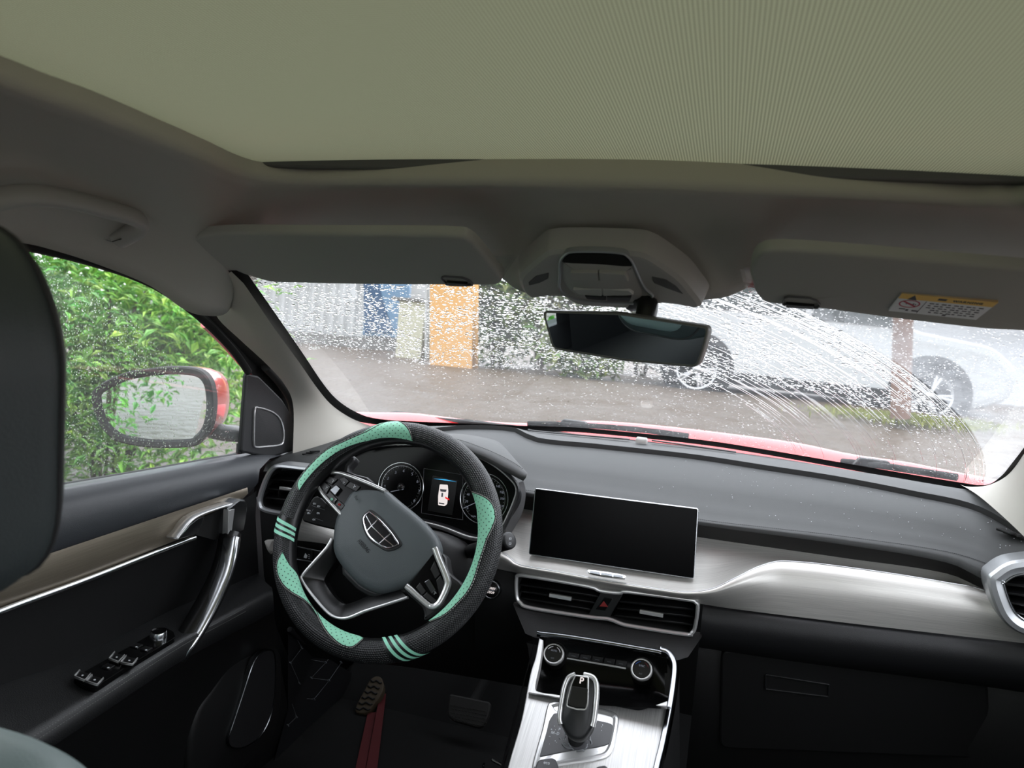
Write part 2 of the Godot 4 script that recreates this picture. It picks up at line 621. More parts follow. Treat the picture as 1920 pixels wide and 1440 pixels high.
# ------------------------------------------------------------------ the cabin's shell
func joined3(a: Array) -> PackedVector3Array:
	var p := PackedVector3Array()
	for q in a:
		p.append(q)
	return p
func path_x(px: Array, wx: float) -> PackedVector3Array:
	var a := PackedVector3Array()
	for i in range(0, px.size(), 2):
		a.append(at_x(px[i], px[i + 1], wx))
	return a
func shell_of_car():
	# headliner: from the rim of the roof opening out to the window seals and the windscreen header
	var R := 1.53
	var inner := [Vector3(-0.43, R, 1.3), Vector3(-0.43, R, 0.4), Vector3(-0.43, R, -0.2), at_y(0, 160, R), at_y(160, 216, R), at_y(300, 270, R), at_y(380, 302, R), at_y(425, 321, R), at_y(470, 336, R), at_y(520, 343, R), at_y(580, 346, R),
		at_y(680, 347, R), at_y(760, 347, R), at_y(900, 348, R), at_y(960, 349, R), at_y(1100, 351, R), at_y(1250, 355, R), at_y(1400, 362, R), at_y(1480, 366, R), at_y(1600, 372, R), at_y(1740, 379, R), at_y(1850, 383, R), Vector3(0.43, R, -0.80), Vector3(0.45, R, -0.5), Vector3(0.45, R, 0.2), Vector3(0.45, R, 1.3)]
	var outer := [Vector3(-0.66, 1.38, 1.3), Vector3(-0.65, 1.41, 0.4), Vector3(-0.65, 1.425, -0.4), at_x(0, 448, -0.65), at_x(100, 469, -0.65), at_x(200, 502, -0.65), at_x(283, 537, -0.65), at_x(345, 580, -0.65), at_x(385, 592, -0.64), at_x(425, 587, -0.635), at_x(447, 548, -0.63),
		at_f(520, 505, 1.07), at_f(640, 500, 1.09), at_f(820, 490, 1.09), at_f(915, 505, 1.06), at_f(985, 549, 1.0), at_f(1120, 556, 1.0), at_f(1320, 562, 1.0), at_f(1395, 543, 1.02), at_f(1440, 515, 1.06), at_f(1640, 540, 1.09), at_f(1900, 575, 1.09), Vector3(0.60, 1.43, -1.03), Vector3(0.65, 1.425, -0.7), Vector3(0.65, 1.41, 0.2), Vector3(0.66, 1.38, 1.3)]
	var pi := cr3(joined3(inner), 6)
	var po := cr3(joined3(outer), 6)
	var rows := []
	var lip := PackedVector3Array()
	for i in pi.size():
		lip.append(pi[i] + Vector3(0, 0.05, 0) + (pi[i] - Vector3(0, R, 0.2)).normalized() * 0.03)
	rows.append(lip)
	var lip2 := PackedVector3Array()
	for i in pi.size():
		lip2.append(pi[i] + Vector3(0, 0.012, 0) + (pi[i] - Vector3(0, R, 0.2)).normalized() * 0.001)
	rows.append(lip2)
	for k in 13:
		var t := float(k) / 12
		var r := PackedVector3Array()
		for i in pi.size():
			var c := (pi[i] + po[i]) / 2 + Vector3(0, 0.035, 0)
			r.append(pi[i].lerp(c, t).lerp(c.lerp(po[i], t), t))
		rows.append(r)
	var hem := PackedVector3Array()
	for p in po:
		hem.append(p + (Vector3(p.x, 0, p.z + 0.2)).normalized() * 0.03 + Vector3(0, 0.035, 0))
	rows.append(hem)
	var s := begin()
	loft(s, rows)
	var o := put("ceiling", s, M.headliner)
	tag(o, "light grey cloth headliner around the roof opening and above the side window", "ceiling", "", "structure")
	# outer roof skin with the glass roof in it, above the cloth
	s = begin()
	var y0 := 1.60
	for b in [[-0.72, -0.47, -1.1, 1.5], [0.47, 0.72, -1.1, 1.5], [-0.47, 0.47, -1.1, -0.86], [-0.47, 0.47, 1.1, 1.5]]:
		brick(s, Vector3(b[1] - b[0], 0.02, b[3] - b[2]), Transform3D(Basis(), Vector3((b[0] + b[1]) / 2, y0, (b[2] + b[3]) / 2)))
	for k in [-1.0, 1.0]:
		loft(s, [PackedVector3Array([Vector3(k * 0.72, y0, -1.1), Vector3(k * 0.72, y0, 1.5)]), PackedVector3Array([Vector3(k * 0.69, 1.42, -0.85), Vector3(k * 0.69, 1.40, 1.5)])])
	loft(s, [PackedVector3Array([Vector3(-0.72, y0, -1.1), Vector3(0.72, y0, -1.1)]), PackedVector3Array([Vector3(-0.6, 1.455, -1.06), Vector3(0.6, 1.455, -1.06)])])
	o = put("trim_3", s, M.red_paint)
	tag(o, "red painted roof skin above the cloth headliner", "roof", "", "structure")
	# A-pillar trims
	var L := cr3(path_x([400, 540, 404, 592, 450, 637, 500, 683, 533, 720, 550, 762, 549, 850], -0.69), 6)
	var Rr := PackedVector3Array()
	var rp := [446, 503, 457, 514, 470, 527, 527, 610, 568, 668, 603, 720, 630, 752, 665, 776, 702, 791]
	for i in range(0, rp.size(), 2):
		Rr.append(at_screen(rp[i], rp[i + 1]) + Vector3(0, -0.009, 0.015))
	Rr = cr3(Rr, 6)
	L = even3(L, 40)
	Rr = even3(Rr, 40)
	rows = []
	for k in 9:
		var t := float(k) / 8
		var r := PackedVector3Array()
		for i in 40:
			var e := smoothstep(0.0, 0.3, i / 39.0)
			var c := (L[i] + Rr[i]) / 2 + Vector3(0.024, 0.0, 0.03) * e
			r.append(L[i].lerp(c, t).lerp(c.lerp(Rr[i], t), t) + Vector3(-0.003, 0.003, -0.004) * (1.0 - e))
		rows.append(r)
	s = begin()
	loft(s, rows)
	var left := put("trim_1", s, M.pillar_trim)
	tag(left, "pale grey windscreen pillar trim between the driver's window and the windscreen", "pillar trim", "", "structure")
	s = begin()
	var low := even3(cr3(path_x([1800, 908, 1830, 926, 1870, 959, 1920, 1006, 1990, 1078], 0.595), 5), 30)
	var up := PackedVector3Array()
	for q in [[1815, 908], [1848, 905], [1880, 890], [1903, 866], [1935, 815]]:
		up.append(at_screen(q[0], q[1]) + Vector3(0, -0.004, 0.008))
	up = even3(cr3(up, 5), 30)
	rows = []
	for k in 7:
		var t := k / 6.0
		var r := PackedVector3Array()
		for i in 30:
			var c := (low[i] + up[i]) / 2 + Vector3(-0.008, 0.0, 0.012)
			r.append(low[i].lerp(c, t).lerp(c.lerp(up[i], t), t))
		rows.append(r)
	loft(s, rows)
	var right := put("trim_2", s, M.pillar_trim)
	tag(right, "pale grey windscreen pillar trim at the passenger end of the dash", "pillar trim", "", "structure")
	# windscreen
	var win := thing("window_1", "rain-spattered windscreen with wiper arcs across the passenger half", "windscreen", Transform3D(), "", "structure")
	s = begin()
	rows = []
	for j in 13:
		var r := PackedVector3Array()
		for i in 41:
			var v := -0.03 + 1.06 * j / 12
			r.append(screen_at((-1.0 + i / 20.0) * screen_half(v), v))
		rows.append(r)
	loft(s, rows)
	put("glass", s, M.pane, win)
	# black border printed on the glass: lower edge and sides
	s = begin()
	var e1 := []
	var ep := [455, 505, 470, 524, 528, 607, 568, 665, 603, 717, 630, 748, 665, 771, 705, 784, 790, 790, 1000, 798, 1100, 802, 1300, 822, 1430, 841, 1640, 877, 1790, 902, 1850, 909, 1880, 893, 1900, 870, 1925, 838]
	for i in range(0, ep.size(), 2):
		e1.append(at_screen(ep[i], ep[i + 1]))
	var edge := even3(cr3(joined3(e1), 5), 120)
	var ra := PackedVector3Array()
	var rb := PackedVector3Array()
	for i in edge.size():
		var t := (edge[mini(i + 1, 119)] - edge[maxi(i - 1, 0)]).normalized()
		var side := t.cross(screen_n(edge[i].x, 0.3)).normalized()
		if side.dot(Vector3(0, 1.35, -1.4) - edge[i]) > 0:
			side = -side
		var w := 0.004
		ra.append(edge[i] - side * w + Vector3(0, -0.002, 0.002))
		rb.append(edge[i] + side * (0.022 + 0.02 * smoothstep(0.1, 0.3, i / 119.0)) + Vector3(0, -0.001, 0.001))
	loft(s, [ra, rb])
	put("frit_border", s, M.rubber, win)
	# bulkhead under the windscreen, floor, right side and back of the cabin
	s = begin()
	brick(s, Vector3(1.5, 1.0, 0.04), Transform3D(Basis(), Vector3(0, 0.62, -1.98)))
	o = put("wall_front", s, M.void_black)
	tag(o, "black bulkhead behind the dash and the footwell", "bulkhead", "", "structure")
	s = begin()
	brick(s, Vector3(1.56, 0.05, 3.6), Transform3D(Basis(), Vector3(0, 0.40, -0.2)))
	o = put("floor", s, M.carpet)
	tag(o, "black carpet of the cabin floor", "floor", "", "structure")
	s = begin()
	brick(s, Vector3(0.06, 0.65, 3.4), Transform3D(Basis(), Vector3(0.76, 0.74, -0.25)))
	for b in [[0.0, 0.14], [1.15, 0.3]]:
		brick(s, Vector3(0.05, 0.42, b[1]), Transform3D(Basis(), Vector3(0.71, 1.26, b[0])))
	put_struct("wall_right", s, M.soft_black, "black passenger side wall of the cabin below its windows", "side wall")
	s = begin()
	brick(s, Vector3(0.05, 0.70, 2.05), Transform3D(Basis(), Vector3(-0.765, 0.77, 0.40)))
	for b in [[-0.02, 0.64], [1.15, 0.3]]:
		brick(s, Vector3(0.05, 0.42, b[1]), Transform3D(Basis(), Vector3(-0.72, 1.26, b[0])))
	brick(s, Vector3(0.05, 0.60, 1.1), Transform3D(Basis(), Vector3(-0.775, 0.68, -1.5)))
	brick(s, Vector3(0.05, 0.14, 0.5), Transform3D(Basis(), Vector3(-0.79, 1.02, -1.60)))
	put_struct("wall_left", s, M.soft_black, "black side wall behind the driver's door", "side wall")
	s = begin()
	brick(s, Vector3(1.5, 0.75, 0.06), Transform3D(Basis(), Vector3(0, 0.75, 1.48)))
	for b in [-0.63, 0.63]:
		brick(s, Vector3(0.22, 0.5, 0.06), Transform3D(Basis(), Vector3(b, 1.36, 1.48)))
	put_struct("wall_back", s, M.soft_black, "black rear wall of the cabin below the back window", "rear wall")
func put_struct(called: String, s: SurfaceTool, m: Material, label: String, cat: String):
	tag(put(called, s, m), label, cat, "", "structure")

# ------------------------------------------------------------------ outside
func cube(s: SurfaceTool, a: Vector3, b: Vector3):
	brick(s, (b - a).abs(), Transform3D(Basis(), (a + b) / 2), 0.01)
func leaf_mesh(m: Material) -> ArrayMesh:
	var s := begin()
	var mid := Vector3(0, 0.012, 0)
	for k in [-1.0, 1.0]:
		tri(s, Vector3(0, 0, -0.06), Vector3(0.024 * k, 0.016, -0.005), mid)
		tri(s, Vector3(0.024 * k, 0.016, -0.005), Vector3(0, -0.008, 0.06), mid)
	s.generate_normals()
	s.set_material(m)
	return s.commit()
func bush(called: String, label: String, cat: String, base: Vector3, r: Vector3, n: int, tone: Color, leaf: Mesh, size: float, seed2: int, grp := ""):
	var g := RandomNumberGenerator.new()
	g.seed = seed2
	var o := thing(called, label, cat, Transform3D(Basis(), base), grp)
	var s := begin()
	var tips := []
	for k in 14:
		var a := g.randf() * TAU
		var h := 0.55 + 0.5 * g.randf()
		var q := g.randf_range(0.2, 0.95)
		var tip := Vector3(cos(a) * r.x * q, r.y * 2 * h * 0.9, sin(a) * r.z * q)
		var knee := Vector3(tip.x * 0.35, tip.y * 0.55, tip.z * 0.35)
		tube(s, cr3(PackedVector3Array([Vector3(cos(a) * 0.05, -0.05, sin(a) * 0.05), knee, tip]), 4), 0.011, false, 5, Vector3.RIGHT)
		tips.append([knee, tip])
	put("stem", s, M.twig, o)
	var mm := MultiMesh.new()
	mm.transform_format = MultiMesh.TRANSFORM_3D
	mm.use_colors = true
	mm.mesh = leaf
	mm.instance_count = n
	for i in n:
		var p := Vector3.ZERO
		if i % 3:
			var c = tips[g.randi() % tips.size()]
			p = (c[0] as Vector3).lerp(c[1], g.randf() ** 0.6) + Vector3(g.randfn(), g.randfn(), g.randfn()) * r.x * 0.2
		else:
			var d := Vector3(g.randfn(), g.randfn(), g.randfn()).normalized() * (g.randf() ** 0.35)
			p = Vector3(d.x * r.x, r.y + d.y * r.y, d.z * r.z)
		p.y = maxf(p.y, 0.02)
		var b := Basis.from_euler(Vector3(g.randf_range(-0.9, 0.5), g.randf() * TAU, g.randf_range(-0.6, 0.6))).scaled(Vector3.ONE * size * g.randf_range(0.6, 1.5))
		mm.set_instance_transform(i, Transform3D(b, p))
		var v := g.randf_range(0.55, 1.35)
		mm.set_instance_color(i, Color(minf(1.0, 1.15 * tone.r * v * g.randf_range(0.75, 1.3)), minf(1.0, 1.6 * tone.g * v), minf(1.0, 0.95 * tone.b * v * g.randf_range(0.6, 1.2))))
	var f := MultiMeshInstance3D.new()
	f.name = "foliage"
	f.multimesh = mm
	f.set_meta("kind", "stuff")
	o.add_child(f, true)
func outside():
	relief(mat("wet_ground", Color(0.30, 0.245, 0.185), 0.5), T.cloud, 3.0, 0.6)
	M.wet_ground.uv1_world_triplanar = true
	relief(mat("soil", Color(0.34, 0.30, 0.25), 0.8), T.fine, 2.0, 1.5)
	mat("white_sheet", Color(0.66, 0.665, 0.66), 0.6)
	mat("blue_sheet", Color(0.34, 0.46, 0.56), 0.5)
	mat("navy_sheet", Color(0.13, 0.26, 0.38), 0.5)
	mat("concrete", Color(0.40, 0.39, 0.375), 0.8)
	mat("cream", Color(0.68, 0.67, 0.58), 0.7)
	mat("orange", Color(0.74, 0.56, 0.32), 0.55)
	mat("render_white", Color(0.72, 0.73, 0.74), 0.8)
	mat("brown_post", Color(0.45, 0.35, 0.30), 0.8)
	mat("twig", Color(0.32, 0.27, 0.20), 0.9)
	mat("car_white", Color(0.66, 0.67, 0.67), 0.25)
	mat("car_glass", Color(0.12, 0.17, 0.165), 0.05)
	mat("tyre", Color(0.06, 0.06, 0.065), 0.8)
	mat("alloy", Color(0.75, 0.76, 0.77), 0.3, 0.8)
	var lm := mat("leaf", Color(1, 1, 1), 0.5)
	lm.vertex_color_use_as_albedo = true
	lm.backlight_enabled = true
	lm.backlight = Color(0.5, 0.6, 0.3)
	var leaf := leaf_mesh(lm)
	# ground: level by the car, then a ramp up to a yard
	var s := begin()
	var rows := []
	var prof := [[30.0, 0.0], [6.0, 0.0], [-2.5, 0.0], [-4.0, 0.12], [-5.5, 0.42], [-7.0, 0.76], [-8.0, 0.90], [-14.0, 0.93], [-40.0, 0.95]]
	var xs := [-40.0, -18.0, -9.0, -4.0, -1.5, 1.0, 3.0, 6.0, 10.0, 18.0, 40.0]
	for q in prof:
		var r := PackedVector3Array()
		for x in xs:
			r.append(Vector3(x, q[1], q[0]))
		rows.append(r)
	loft(s, rows)
	tag(put("ground", s, M.wet_ground), "wet grey-brown yard rising in front of the car", "ground", "", "structure")
	# own bonnet
	var hood := thing("car_bonnet", "wet red bonnet just above the lower edge of the windscreen", "bonnet", Transform3D(Basis(), Vector3(0, 1.1, -1.95)))
	s = begin()
	var crest := across([560, 768, 1.80, 640, 771, 1.88, 700, 773, 1.92, 770, 774, 1.96, 830, 781, 1.98, 900, 789, 2.0, 1000, 793, 2.02, 1060, 789, 2.03, 1130, 789, 2.03, 1250, 799, 2.03, 1400, 817, 2.02, 1500, 831, 2.0, 1600, 852, 1.97, 1700, 866, 1.93, 1800, 886, 1.88, 1900, 905, 1.80], 560, 1900, 60)
	rows = []
	for q in [[0.10, -0.05], [0.05, -0.018], [0.015, -0.002], [0.0, 0.0], [-0.03, -0.004], [-0.1, -0.022], [-0.25, -0.07], [-0.5, -0.16], [-0.75, -0.28], [-0.85, -0.5]]:
		var r := PackedVector3Array()
		for p in crest:
			r.append(p + Vector3(0, q[1], q[0]))
		rows.append(r)
	loft(s, rows)
	put("bonnet_skin", s, M.red_paint, hood, true)
	for k in 2:
		var w := thing(["windscreen_wiper", "windscreen_wiper_001"][k], ["black wiper arm lying at the foot of the windscreen ahead of the driver", "black wiper arm at the foot of the windscreen before the passenger seat"][k], "wiper", Transform3D(Basis(), at_f([1140, 1625][k], [808, 872][k], 1.80)), "windscreen wipers")
		s = begin()
		var wp := PackedVector3Array()
		var q: Array = [[985, 801, 1070, 803, 1190, 812, 1290, 825], [1580, 874, 1640, 880, 1720, 892, 1800, 905]][k]
		for i in range(0, 8, 2):
			wp.append(at_screen(q[i], q[i + 1] + 1) + Vector3(0, 0.008, -0.02))
		tube(s, cr3(wp, 5), 0.007, false, 6, Vector3.RIGHT)
		put("blade", s, M.rubber, w, true)
		s = begin()
		var c: Vector3 = wp[1] + Vector3(0, 0.008, -0.01)
		slab(s, round_poly(PackedVector2Array([Vector2(-0.04, -0.015), Vector2(0.04, -0.016), Vector2(0.03, 0.002), Vector2(-0.025, 0.003)]), 0.004), -0.01, 0.01, 0.003, Transform3D(Basis(), c))
		put("arm", s, M.smooth_black, w, true)
	# corrugated white shed, left of the orange board
	var A := at_f(380, 640, 13.0)
	var B := at_f(688, 636, 13.0)
	var shed := thing("metal_shed", "white corrugated metal shed wall far left beyond the windscreen", "shed", Transform3D(Basis(), Vector3((A.x + B.x) / 2, 0.93, -13.0)))
	s = begin()
	var top := PackedVector3Array()
	var bot := PackedVector3Array()
	var n := 26
	for i in n * 4 + 1:
		var x := lerpf(A.x - 2.0, B.x, float(i) / (n * 4))
		var z: float = [0.0, 0.0, 0.07, 0.07][i % 4]
		bot.append(Vector3(x, 1.12, -13.0 + z))
		top.append(Vector3(x, 4.2, -13.0 + z))
	loft(s, [bot, top], 4294967295)
	put("corrugated_sheet", s, M.white_sheet, shed, true)
	s = begin()
	cube(s, Vector3(A.x - 2.0, 0.85, -13.2), Vector3(at_f(800, 0, 13).x, 1.14, -12.9))
	put("plinth", s, M.concrete, shed, true)
	s = begin()
	cube(s, Vector3(A.x - 2.0, 1.0, -17.0), Vector3(B.x, 4.2, -13.2))
	put("shed_body", s, M.white_sheet, shed, true)
	var bl := thing("blue_hoarding", "blue panel with a darker navy slant beside the white shed", "hoarding", Transform3D(Basis(), at_f(725, 622, 12.9)))
	s = begin()
	cube(s, at_f(684, 628, 12.95), at_f(770, 500, 12.85))
	put("panel", s, M.blue_sheet, bl, true)
	s = begin()
	var fr := Transform3D(Basis(), Vector3(0, 0, -12.85))
	slab(s, loc(fr, [682, 500, 703, 500, 718, 565, 738, 624, 684, 624], 0.0), 0.0, 0.03, 0.005, fr)
	put("slanted_panel", s, M.navy_sheet, bl, true)
	var cp := thing("cream_post", "broad cream post standing left of the orange board", "post", Transform3D(Basis(), at_f(780, 672, 11.0)))
	s = begin()
	cube(s, at_f(760, 676, 11.2), at_f(797, 566, 10.8))
	put("post_body", s, M.cream, cp, true)
	s = begin()
	cube(s, at_f(758, 566, 11.25), at_f(799, 561, 10.75))
	put("cap", s, M.concrete, cp, true)
	var tp := thing("thin_pole", "thin white pole between the cream post and the orange board", "pole", Transform3D(Basis(), at_f(800, 670, 10.5)))
	s = begin()
	tube(s, PackedVector3Array([at_f(800, 672, 10.5), at_f(801, 480, 10.5)]), 0.03, false, 10, Vector3.RIGHT)
	put("pole_body", s, M.white_sheet, tp, true)
	var ob := thing("orange_board", "tall orange board standing on the wet yard", "board", Transform3D(Basis(), at_f(845, 700, 9.5)))
	s = begin()
	fr = Transform3D(Basis(), Vector3(0, 0, -9.5))
	slab(s, loc(fr, [806, 470, 887, 470, 885, 706, 805, 692]), -0.25, 0.0, 0.01, fr)
	put("board_body", s, M.orange, ob, true)
	# shrubs behind the mirror and along the left of the car
	var bs := [
		[at_f(930, 690, 10.5), Vector3(0.65, 0.9, 0.6), Color(0.17, 0.165, 0.12), 2600, "grey-green shrub right of the orange board"],
		[at_f(1010, 690, 11.5), Vector3(0.9, 1.3, 0.7), Color(0.19, 0.16, 0.15), 3000, "tall dull green shrub behind the interior mirror"],
		[at_f(1085, 700, 10.0), Vector3(0.6, 0.38, 0.5), Color(0.22, 0.22, 0.12), 1600, "low bright green shrub under the interior mirror"],
		[at_f(1200, 690, 12.5), Vector3(1.3, 1.5, 0.7), Color(0.19, 0.17, 0.15), 3000, "broad green shrub left of the parked white car"],
	]
	for i in bs.size():
		var p: Vector3 = bs[i][0]
		bush("shrub" if i == 0 else "shrub_%03d" % i, bs[i][4], "shrub", Vector3(p.x, 0.85, p.z), bs[i][1], bs[i][3], bs[i][2], leaf, 1.5, 20 + i, "shrubs at the back of the yard")
	var ls := [
		[Vector3(-3.1, 0.0, -0.4), Vector3(1.0, 0.95, 0.9), Color(0.13, 0.30, 0.07), "leafy green bush beside the driver's window, nearest to the seat"],
		[Vector3(-3.0, 0.0, -1.7), Vector3(0.95, 1.0, 0.9), Color(0.16, 0.36, 0.09), "bright leafy bush seen over the door mirror"],
		[Vector3(-3.9, 0.0, -2.6), Vector3(1.1, 1.35, 1.0), Color(0.12, 0.27, 0.08), "tall dark green bush behind the door mirror"],
		[Vector3(-3.6, 0.0, -3.9), Vector3(0.9, 0.85, 0.8), Color(0.28, 0.38, 0.15), "pale flowering bush past the door mirror by the pillar"],
		[Vector3(-4.6, 0.0, -1.0), Vector3(1.3, 1.7, 1.2), Color(0.17, 0.36, 0.10), "tall bush at the back of the driver's window"],
		[Vector3(-5.2, 0.0, -4.2), Vector3(1.4, 1.5, 1.2), Color(0.22, 0.38, 0.13), "light green bush farthest off through the driver's window"],
		[Vector3(-3.2, 0.0, 1.6), Vector3(1.0, 1.2, 1.2), Color(0.12, 0.26, 0.07), "dark green bush beside the rear of the car, seen only in the door mirror"],
		[Vector3(-1.75, 0.0, 4.6), Vector3(0.75, 1.1, 3.0), Color(0.14, 0.28, 0.08), "bush behind the car, seen only small in the door mirror"],
		[Vector3(-4.9, 0.0, -2.6), Vector3(1.4, 1.6, 1.3), Color(0.17, 0.34, 0.10), "thick green bush rising above the door mirror"],
	]
	for i in ls.size():
		bush("hedge_bush" if i == 0 else "hedge_bush_%03d" % i, ls[i][3], "bush", ls[i][0], ls[i][1], 9000 if i != 8 else 16000, ls[i][2], leaf, 0.75, 40 + i, "bushes beside the driver's window")
	suv()
	# right: rough grass, brown post, white wall
	var gp := thing("brown_pole", "brown pole standing before the parked white car", "pole", Transform3D(Basis(), at_f(1690, 775, 7.6)))
	s = begin()
	tube(s, PackedVector3Array([at_f(1688, 785, 7.6), at_f(1697, 470, 7.6)]), 0.085, false, 14, Vector3.RIGHT)
	put("pole_body", s, M.brown_post, gp, true)
	var W := thing("white_wall", "white rendered wall at the right behind the brown pole", "wall", Transform3D(Basis(), Vector3(7.0, 0.9, -15.0)))
	s = begin()
	cube(s, Vector3(3.2, 0.8, -15.2), Vector3(14.0, 3.4, -15.0))
	put("wall_face", s, M.render_white, W, true)
	var mm := MultiMesh.new()
	mm.transform_format = MultiMesh.TRANSFORM_3D
	mm.use_colors = true
	mm.mesh = leaf
	mm.instance_count = 5000
	var g := RandomNumberGenerator.new()
	g.seed = 5
	for i in 5000:
		var p := at_f(1705 + g.randfn() * 75, 780, 8.2 + g.randfn() * 0.3)
		p.y = 0.88 + g.randf() * 0.03
		mm.set_instance_transform(i, Transform3D(Basis.from_euler(Vector3(0.8 + g.randfn() * 0.5, g.randf() * TAU, 0)).scaled(Vector3(0.5, 1, 1) * g.randf_range(0.4, 0.9)), p))
		var v := g.randf_range(0.7, 1.3)
		mm.set_instance_color(i, Color(0.30 * v, 0.31 * v, 0.08 * v))
	var f := MultiMeshInstance3D.new()
	f.name = "grass"
	f.multimesh = mm
	add_child(f)
	tag(f, "yellow-green rough grass in front of the parked white car", "grass", "", "stuff")
func suv():
	var a := at_f(1305, 692, 9.7)
	var b := at_f(1740, 742, 9.7)
	var wb := a.distance_to(b)
	var mid := (a + b) / 2
	var xd := (b - a).normalized()
	var car := thing("parked_car", "white car parked side-on beyond the passenger half of the windscreen", "car", Transform3D(Basis(xd, Vector3(0, 0, 1).cross(xd), Vector3(0, 0, 1)), mid - Vector3(0, 0.34, 0)))
	# side outline, wheels at +-wb/2, ground at 0
	var h := wb / 2
	var body := PackedVector2Array([Vector2(-h - 0.75, 0.35), Vector2(-h - 0.45, 0.22), Vector2(h + 0.5, 0.22), Vector2(h + 0.85, 0.4), Vector2(h + 0.88, 0.75), Vector2(h + 0.6, 0.98), Vector2(h - 0.25, 1.08), Vector2(h - 0.9, 1.6), Vector2(h - 1.3, 1.68), Vector2(-h + 0.5, 1.68), Vector2(-h - 0.2, 1.6), Vector2(-h - 0.65, 1.1), Vector2(-h - 0.8, 0.9)])
	var s := begin()
	shell(s, round_poly(body, 0.12, 4), [Vector2(0.15, -1.8), Vector2(0, -1.72), Vector2(0, -0.08), Vector2(0.03, -0.02), Vector2(0.1, 0.0)])
	put("car_body", s, M.car_white, car)
	s = begin()
	var glass := PackedVector2Array([Vector2(-h - 0.2, 1.12), Vector2(h - 0.3, 1.08), Vector2(h - 0.92, 1.52), Vector2(-h + 0.05, 1.56)])
	slab(s, round_poly(glass, 0.1, 4), 0.0, 0.012, 0.004)
	put("side_window", s, M.car_glass, car)
	s = begin()
	brick(s, Vector3(0.07, 0.5, 0.03), Transform3D(Basis(), Vector3(-0.1, 1.32, 0.01)))
	put("pillar", s, M.car_white, car)
	s = begin()
	slab(s, round_poly(PackedVector2Array([Vector2(-h + 0.42, 0.2), Vector2(h - 0.42, 0.2), Vector2(h - 0.45, 0.36), Vector2(-h + 0.45, 0.36)]), 0.03), 0.0, 0.03, 0.01)
	put("sill", s, M.tyre, car)
	for k in [-1.0, 1.0]:
		s = begin()
		band(s, disc(0.45, 32, Vector2(h * k, 0.36)), 0.09, -0.06, 0.025, 0.008)
		put("wheel_arch", s, M.tyre, car)
		s = begin()
		slab(s, disc(0.36, 32, Vector2(h * k, 0.36)), -0.1, 0.0, 0.0)
		put("wheel_well", s, M.void_black, car)
		var w := Node3D.new()
		w.name = "wheel"
		w.position = Vector3(h * k, 0.34, 0.02)
		car.add_child(w, true)
		s = begin()
		lathe(s, PackedVector2Array([Vector2(0.25, 0.01), Vector2(0.27, 0.03), Vector2(0.32, 0.03), Vector2(0.345, 0.01), Vector2(0.35, -0.05), Vector2(0.34, -0.18)]), 32)
		put("tyre", s, M.tyre, w)
		s = begin()
		lathe(s, PackedVector2Array([Vector2(0.0, -0.03), Vector2(0.23, -0.03), Vector2(0.235, 0.02), Vector2(0.25, 0.02)]), 32)
		lathe(s, PackedVector2Array([Vector2(0.0, 0.02), Vector2(0.05, 0.02), Vector2(0.06, -0.02)]), 16)
		for i in 5:
			for d in [-0.1, 0.1]:
				var t: float = TAU * i / 5 + d
				brick(s, Vector3(0.2, 0.03, 0.03), Transform3D(Basis(Vector3.BACK, t), Vector3(cos(t) * 0.14, sin(t) * 0.14, 0.005)), 0.008)
		put("alloy_rim", s, M.alloy, w)

